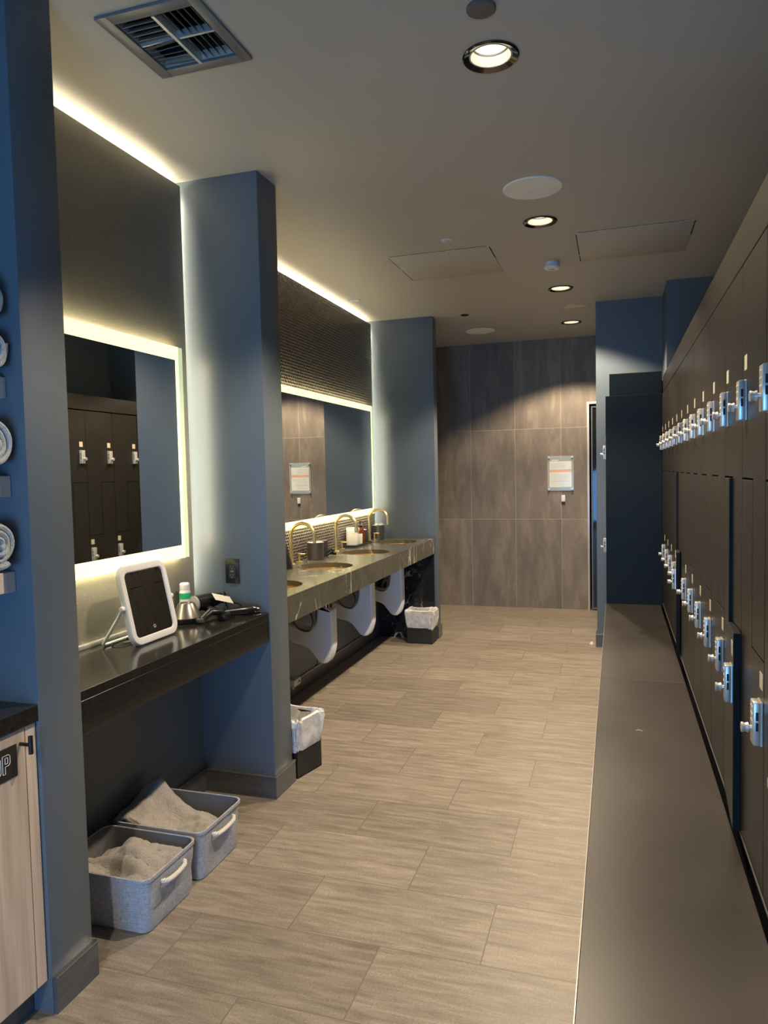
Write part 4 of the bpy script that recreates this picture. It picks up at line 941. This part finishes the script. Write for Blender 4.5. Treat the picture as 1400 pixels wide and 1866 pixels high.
# ================================================================== BINS
def bin_(loc, rot, w, d, label):
    t = thing('waste_bin', label, 'bin', (loc[0], loc[1], 0), 'black bins with clear liners'); t.rotation_euler.z = rot; H = 0.275
    bm = bm_new()
    o4 = [(-w/2, w/2, -d/2, d/2)]
    th = 0.006
    for b in ((-w/2, w/2, -d/2, -d/2+th), (-w/2, w/2, d/2-th, d/2), (-w/2, -w/2+th, -d/2+th, d/2-th), (w/2-th, w/2, -d/2+th, d/2-th)): add_box(bm, *b, 0.0, H)
    add_box(bm, -w/2, w/2, -d/2, d/2, 0.0, 0.006); obj('bin_body', bm, M['blackmatte'], t)
    bm = bm_new(); n = 96; rows = []
    prof_ = [(0.006, 0.135), (0.010, 0.15), (0.013, 0.18), (0.016, 0.22), (0.018, 0.26), (0.016, 0.285), (0.006, 0.292), (-0.006, 0.288), (-0.014, 0.27), (-0.018, 0.22), (-0.022, 0.12), (-0.03, 0.05)]
    for q, (off, z) in enumerate(prof_):
        row = []
        for k in range(n):
            a = 2*PI*k/n; c, s = math.cos(a), math.sin(a); p = 0.22
            ex = math.copysign(abs(c)**p, c); ey = math.copysign(abs(s)**p, s)
            amp = 0.0 if q < 2 else min(1, (q-1)/3)
            cr = (noise.noise(Vector((c*3.2+loc[1], s*3.2, z*9)))*0.018+noise.noise(Vector((c*11, s*11+loc[0], z*24)))*0.009)*amp
            row.append(bm.verts.new((ex*(w/2+off+cr), ey*(d/2+off+cr), z+(noise.noise(Vector((c*4, s*4, loc[1]+q*0.2)))*0.014 if q < 8 else 0)+(0.015*s*c if q < 2 else 0))))
        rows.append(row)
    for A, B in zip(rows, rows[1:]):
        for k in range(n): bm.faces.new((A[k], A[(k+1) % n], B[(k+1) % n], B[k])).smooth = True
    obj('bin_liner', bm, M['film'], t)
bin_((-1.590, 3.325), math.radians(-14), 0.24, 0.195, 'black bin with clear liner tucked behind the middle partition')
bin_((-1.632, 6.130), 0.0, 0.225, 0.17, 'black bin with clear liner standing against the black marble end panel')

# ================================================================== SIGN ON THE BACK WALL
t = thing('notice_board', 'acrylic framed notice with orange band on the tiled wall', 'sign', (-0.559, 7.86, 1.438))
bm = bm_new(); add_box(bm, -0.134, 0.134, -0.020, -0.014, -0.182, 0.182, bev=0.001, seg=1); obj('acrylic_sheet', bm, M['acrylic'], t)
bm = bm_new(); add_box(bm, -0.112, 0.112, -0.0125, -0.010, -0.168, 0.168); obj('notice_sheet', bm, M['paper'], t)
bm = bm_new(); add_box(bm, -0.112, 0.112, -0.0135, -0.0126, 0.128, 0.168); add_box(bm, -0.112, 0.112, -0.0135, -0.0126, -0.168, -0.142); obj('header_band', bm, M['teal'], t)
bm = bm_new(); add_box(bm, -0.112, 0.112, -0.0138, -0.0126, 0.014, 0.036); obj('warning_band', bm, M['orange'], t)
bm = bm_new(); add_box(bm, -0.112, 0.112, -0.0138, -0.0126, 0.036, 0.040); add_prism(bm, [(-0.103, 0.017), (-0.088, 0.017), (-0.0955, 0.031)], -0.0142, -0.0138, 'y')
add_box(bm, -0.10, 0.085, -0.0136, -0.0126, -0.085, -0.081); obj('dark_print', bm, M['ink'], t)
bm = bm_new(); rnd = random.Random(4)
for z in [0.108, 0.096, 0.082, 0.070, 0.058, -0.008, -0.020, -0.032, -0.044, -0.056, -0.068, -0.100, -0.112, -0.124]: add_box(bm, -0.098, rnd.uniform(0.03, 0.1), -0.0136, -0.0126, z-0.0018, z+0.0018)
obj('small_print', bm, M['inklight'], t)
bm = bm_new(); add_box(bm, -0.09, -0.02, -0.0142, -0.0136, 0.134, 0.141); obj('header_print', bm, M['paper'], t)
for sx in (-1, 1):
    for sz in (-1, 1):
        bm = bm_new(); add_lathe(bm, [(0.011, 0.0), (0.011, -0.024), (0.009, -0.027), (0.001, -0.027)], c=(sx*0.118, 0, sz*0.166), n=20, axis='y'); obj('standoff', bm, M['nickel'], t)
t = thing('wall_button', 'small white push plate on the tiled wall below the notice', 'button', (-0.533, 7.86, 1.165))
bm = bm_new(); add_box(bm, -0.019, 0.019, -0.012, 0.0, -0.022, 0.046, bev=0.002); obj('plate_body', bm, M['whiteplastic'], t)
bm = bm_new(); add_box(bm, -0.018, 0.018, -0.010, 0.0, -0.046, -0.023, bev=0.001, seg=1); obj('dark_base', bm, M['signblack'], t)
t = thing('floor_bumper', 'small pale wedge on the floor by the corner wall', 'door stop', (-0.205, 6.33, 0))
bm = bm_new(); add_lathe(bm, [(0.022, 0), (0.022, 0.008), (0.012, 0.022), (0.002, 0.024)], n=20); obj('dome', bm, M['plate'], t)
bm = bm_new(); add_lathe(bm, [(0.025, 0), (0.025, 0.003)], n=20); obj('foot_ring', bm, M['nickel'], t)

# ================================================================== TOWEL NICHE (left edge)
t = thing('linen_cabinet', 'pale wood towel drop cabinet with black top at left edge', 'cabinet', (-1.74, 1.10, 0))
bm = bm_new(); add_box(bm, -0.21, 0.2, -0.75, 0.476, 0.10, 0.838); obj('carcass', bm, M['wood'], t)
bm = bm_new(); add_box(bm, -0.21, 0.228, -0.75, 0.478, 0.838, 0.884, bev=0.001, seg=1); obj('cabinet_top', bm, M['quartz'], t)
bm = bm_new(); add_box(bm, -0.20, 0.165, -0.75, 0.476, 0.0, 0.10); obj('toe_kick', bm, M['basetile'], t)
bm = bm_new(); add_box(bm, 0.2, 0.219, 0.440, 0.476, 0.10, 0.834, bev=0.001, seg=1); obj('filler_strip', bm, M['woodlight'], t)
bm = bm_new(); add_box(bm, 0.2, 0.220, -0.20, 0.436, 0.10, 0.834, bev=0.001, seg=1); dr = obj('cabinet_door', bm, M['wood'], t)
bm = bm_new(); add_tube(bm, [(0.255, 0.420, 0.771), (0.255, 0.420, 0.819)], 0.0062, n=16); add_tube(bm, [(0.219, 0.420, 0.795), (0.255, 0.420, 0.795)], 0.005, n=12); obj('door_handle', bm, M['blackplastic'], dr)
bm = bm_new(); add_box(bm, 0.2203, 0.2225, 0.10, 0.405, 0.716, 0.801); obj('sign_plate', bm, M['signblack'], dr)
# outlined letters O and P
def outline(bm, pts, r=0.00085):
    add_tube(bm, list(pts)+[pts[0]], r, n=6)
def letterP(y, z, w, h):
    X = 0.2232; s = w*0.34; rad = 0.008
    outer = [(y, z), (y, z+h)]
    for k in range(7):
        a = math.radians(90-90*k/6); outer.append((y+w-rad+rad*math.cos(a), z+h-rad+rad*math.sin(a)))
    for k in range(7):
        a = math.radians(0-90*k/6); outer.append((y+w-rad+rad*math.cos(a), z+h*0.40+rad+rad*math.sin(a)))
    outer += [(y+s, z+h*0.40), (y+s, z)]
    inner = [(y+s, z+h*0.54), (y+s, z+h*0.86), (y+w-s*0.95, z+h*0.86), (y+w-s*0.9, z+h*0.80), (y+w-s*0.9, z+h*0.60), (y+w-s*1.05, z+h*0.54)]
    return [[(X, a, b) for a, b in outer], [(X, a, b) for a, b in inner]]
def letterO(y, z, w, h):
    X = 0.2232
    def rr_(i, r):
        P = []
        for cx, cz, a0 in ((w-i-r, h-i-r, 0), (i+r, h-i-r, 90), (i+r, i+r, 180), (w-i-r, i+r, 270)):
            for k in range(6):
                a = math.radians(a0+90*k/5); P.append((X, y+cx+r*math.cos(a), z+cz+r*math.sin(a)))
        return P
    return [rr_(0, 0.010), rr_(w*0.3, 0.004)]
bm = bm_new()
for L_ in letterP(0.356, 0.735, 0.025, 0.048)+letterO(0.325, 0.735, 0.025, 0.048): outline(bm, L_)
obj('sign_lettering', bm, M['paper'], dr)

def shelf(z, label):
    bm = bm_new(); add_box(bm, -1.955, -1.566, 0.55, 1.579, z-0.056, z, bev=0.0015, seg=1)
    tag(obj('wall_shelf', bm, M['woodlight']), label, 'shelf', 'pale wood towel shelves at the left edge')
shelf(1.775, 'top pale wood towel shelf holding two stacked rolls'); shelf(1.510, 'middle pale wood towel shelf at the left edge'); shelf(1.250, 'lowest pale wood towel shelf at the left edge')
def towel_roll(y, z, r, label, seed, mat, x1=-1.535):
    bm = bm_new(); turns = 3.0; n = int(turns*26); th = 0.015; L0, L1 = x1-0.30, x1
    rings = []
    for i in range(n+1):
        u = i/n; a = u*turns*2*PI+seed; rr = 0.010+(r-0.010-th*0.2)*u
        lump = 1+0.05*noise.noise(Vector((math.cos(a)*1.6, math.sin(a)*1.6, seed)))
        sect = []
        half = th*0.62
        for kx, kr in ((L0, -0.6), (L0-0.004, 0), (L0, 0.6), (L0+0.02, 1), ((L0+L1)/2, 1.05), (L1-0.012, 1.0), (L1-0.003, 0.65), (L1, 0), (L1-0.003, -0.65), (L1-0.012, -1), ((L0+L1)/2, -1), (L0+0.02, -1)):
            rad = rr*lump+kr*half
            x = kx+0.007*noise.noise(Vector((a*0.8, seed, kx*3)))
            sect.append(bm.verts.new((x, y+rad*math.cos(a), z+rad*math.sin(a))))
        rings.append(sect)
    m_ = len(rings[0])
    for A, B in zip(rings, rings[1:]):
        for k in range(m_): bm.faces.new((A[k], A[(k+1) % m_], B[(k+1) % m_], B[k])).smooth = True
    bm.faces.new(rings[0][::-1]); bm.faces.new(rings[-1]); bmesh.ops.recalc_face_normals(bm, faces=bm.faces[:])
    tag(obj('rolled_towel', bm, mat), label, 'towel', 'rolled towels on the shelves at the left edge')
towel_roll(1.516, 1.775+0.0665, 0.050, 'lower rolled towel of the two stacked on the top shelf', 0.4, M['towelroll'])
towel_roll(1.512, 1.775+0.196, 0.048, 'upper rolled towel stacked at the top left edge', 2.0, M['towelroll'])
towel_roll(1.503, 1.510+0.0835, 0.067, 'rolled towel on the middle shelf', 3.6, M['towelroll'])
towel_roll(1.505, 1.250+0.0785, 0.062, 'rolled towel on the lowest shelf', 5.2, M['towelroll'])
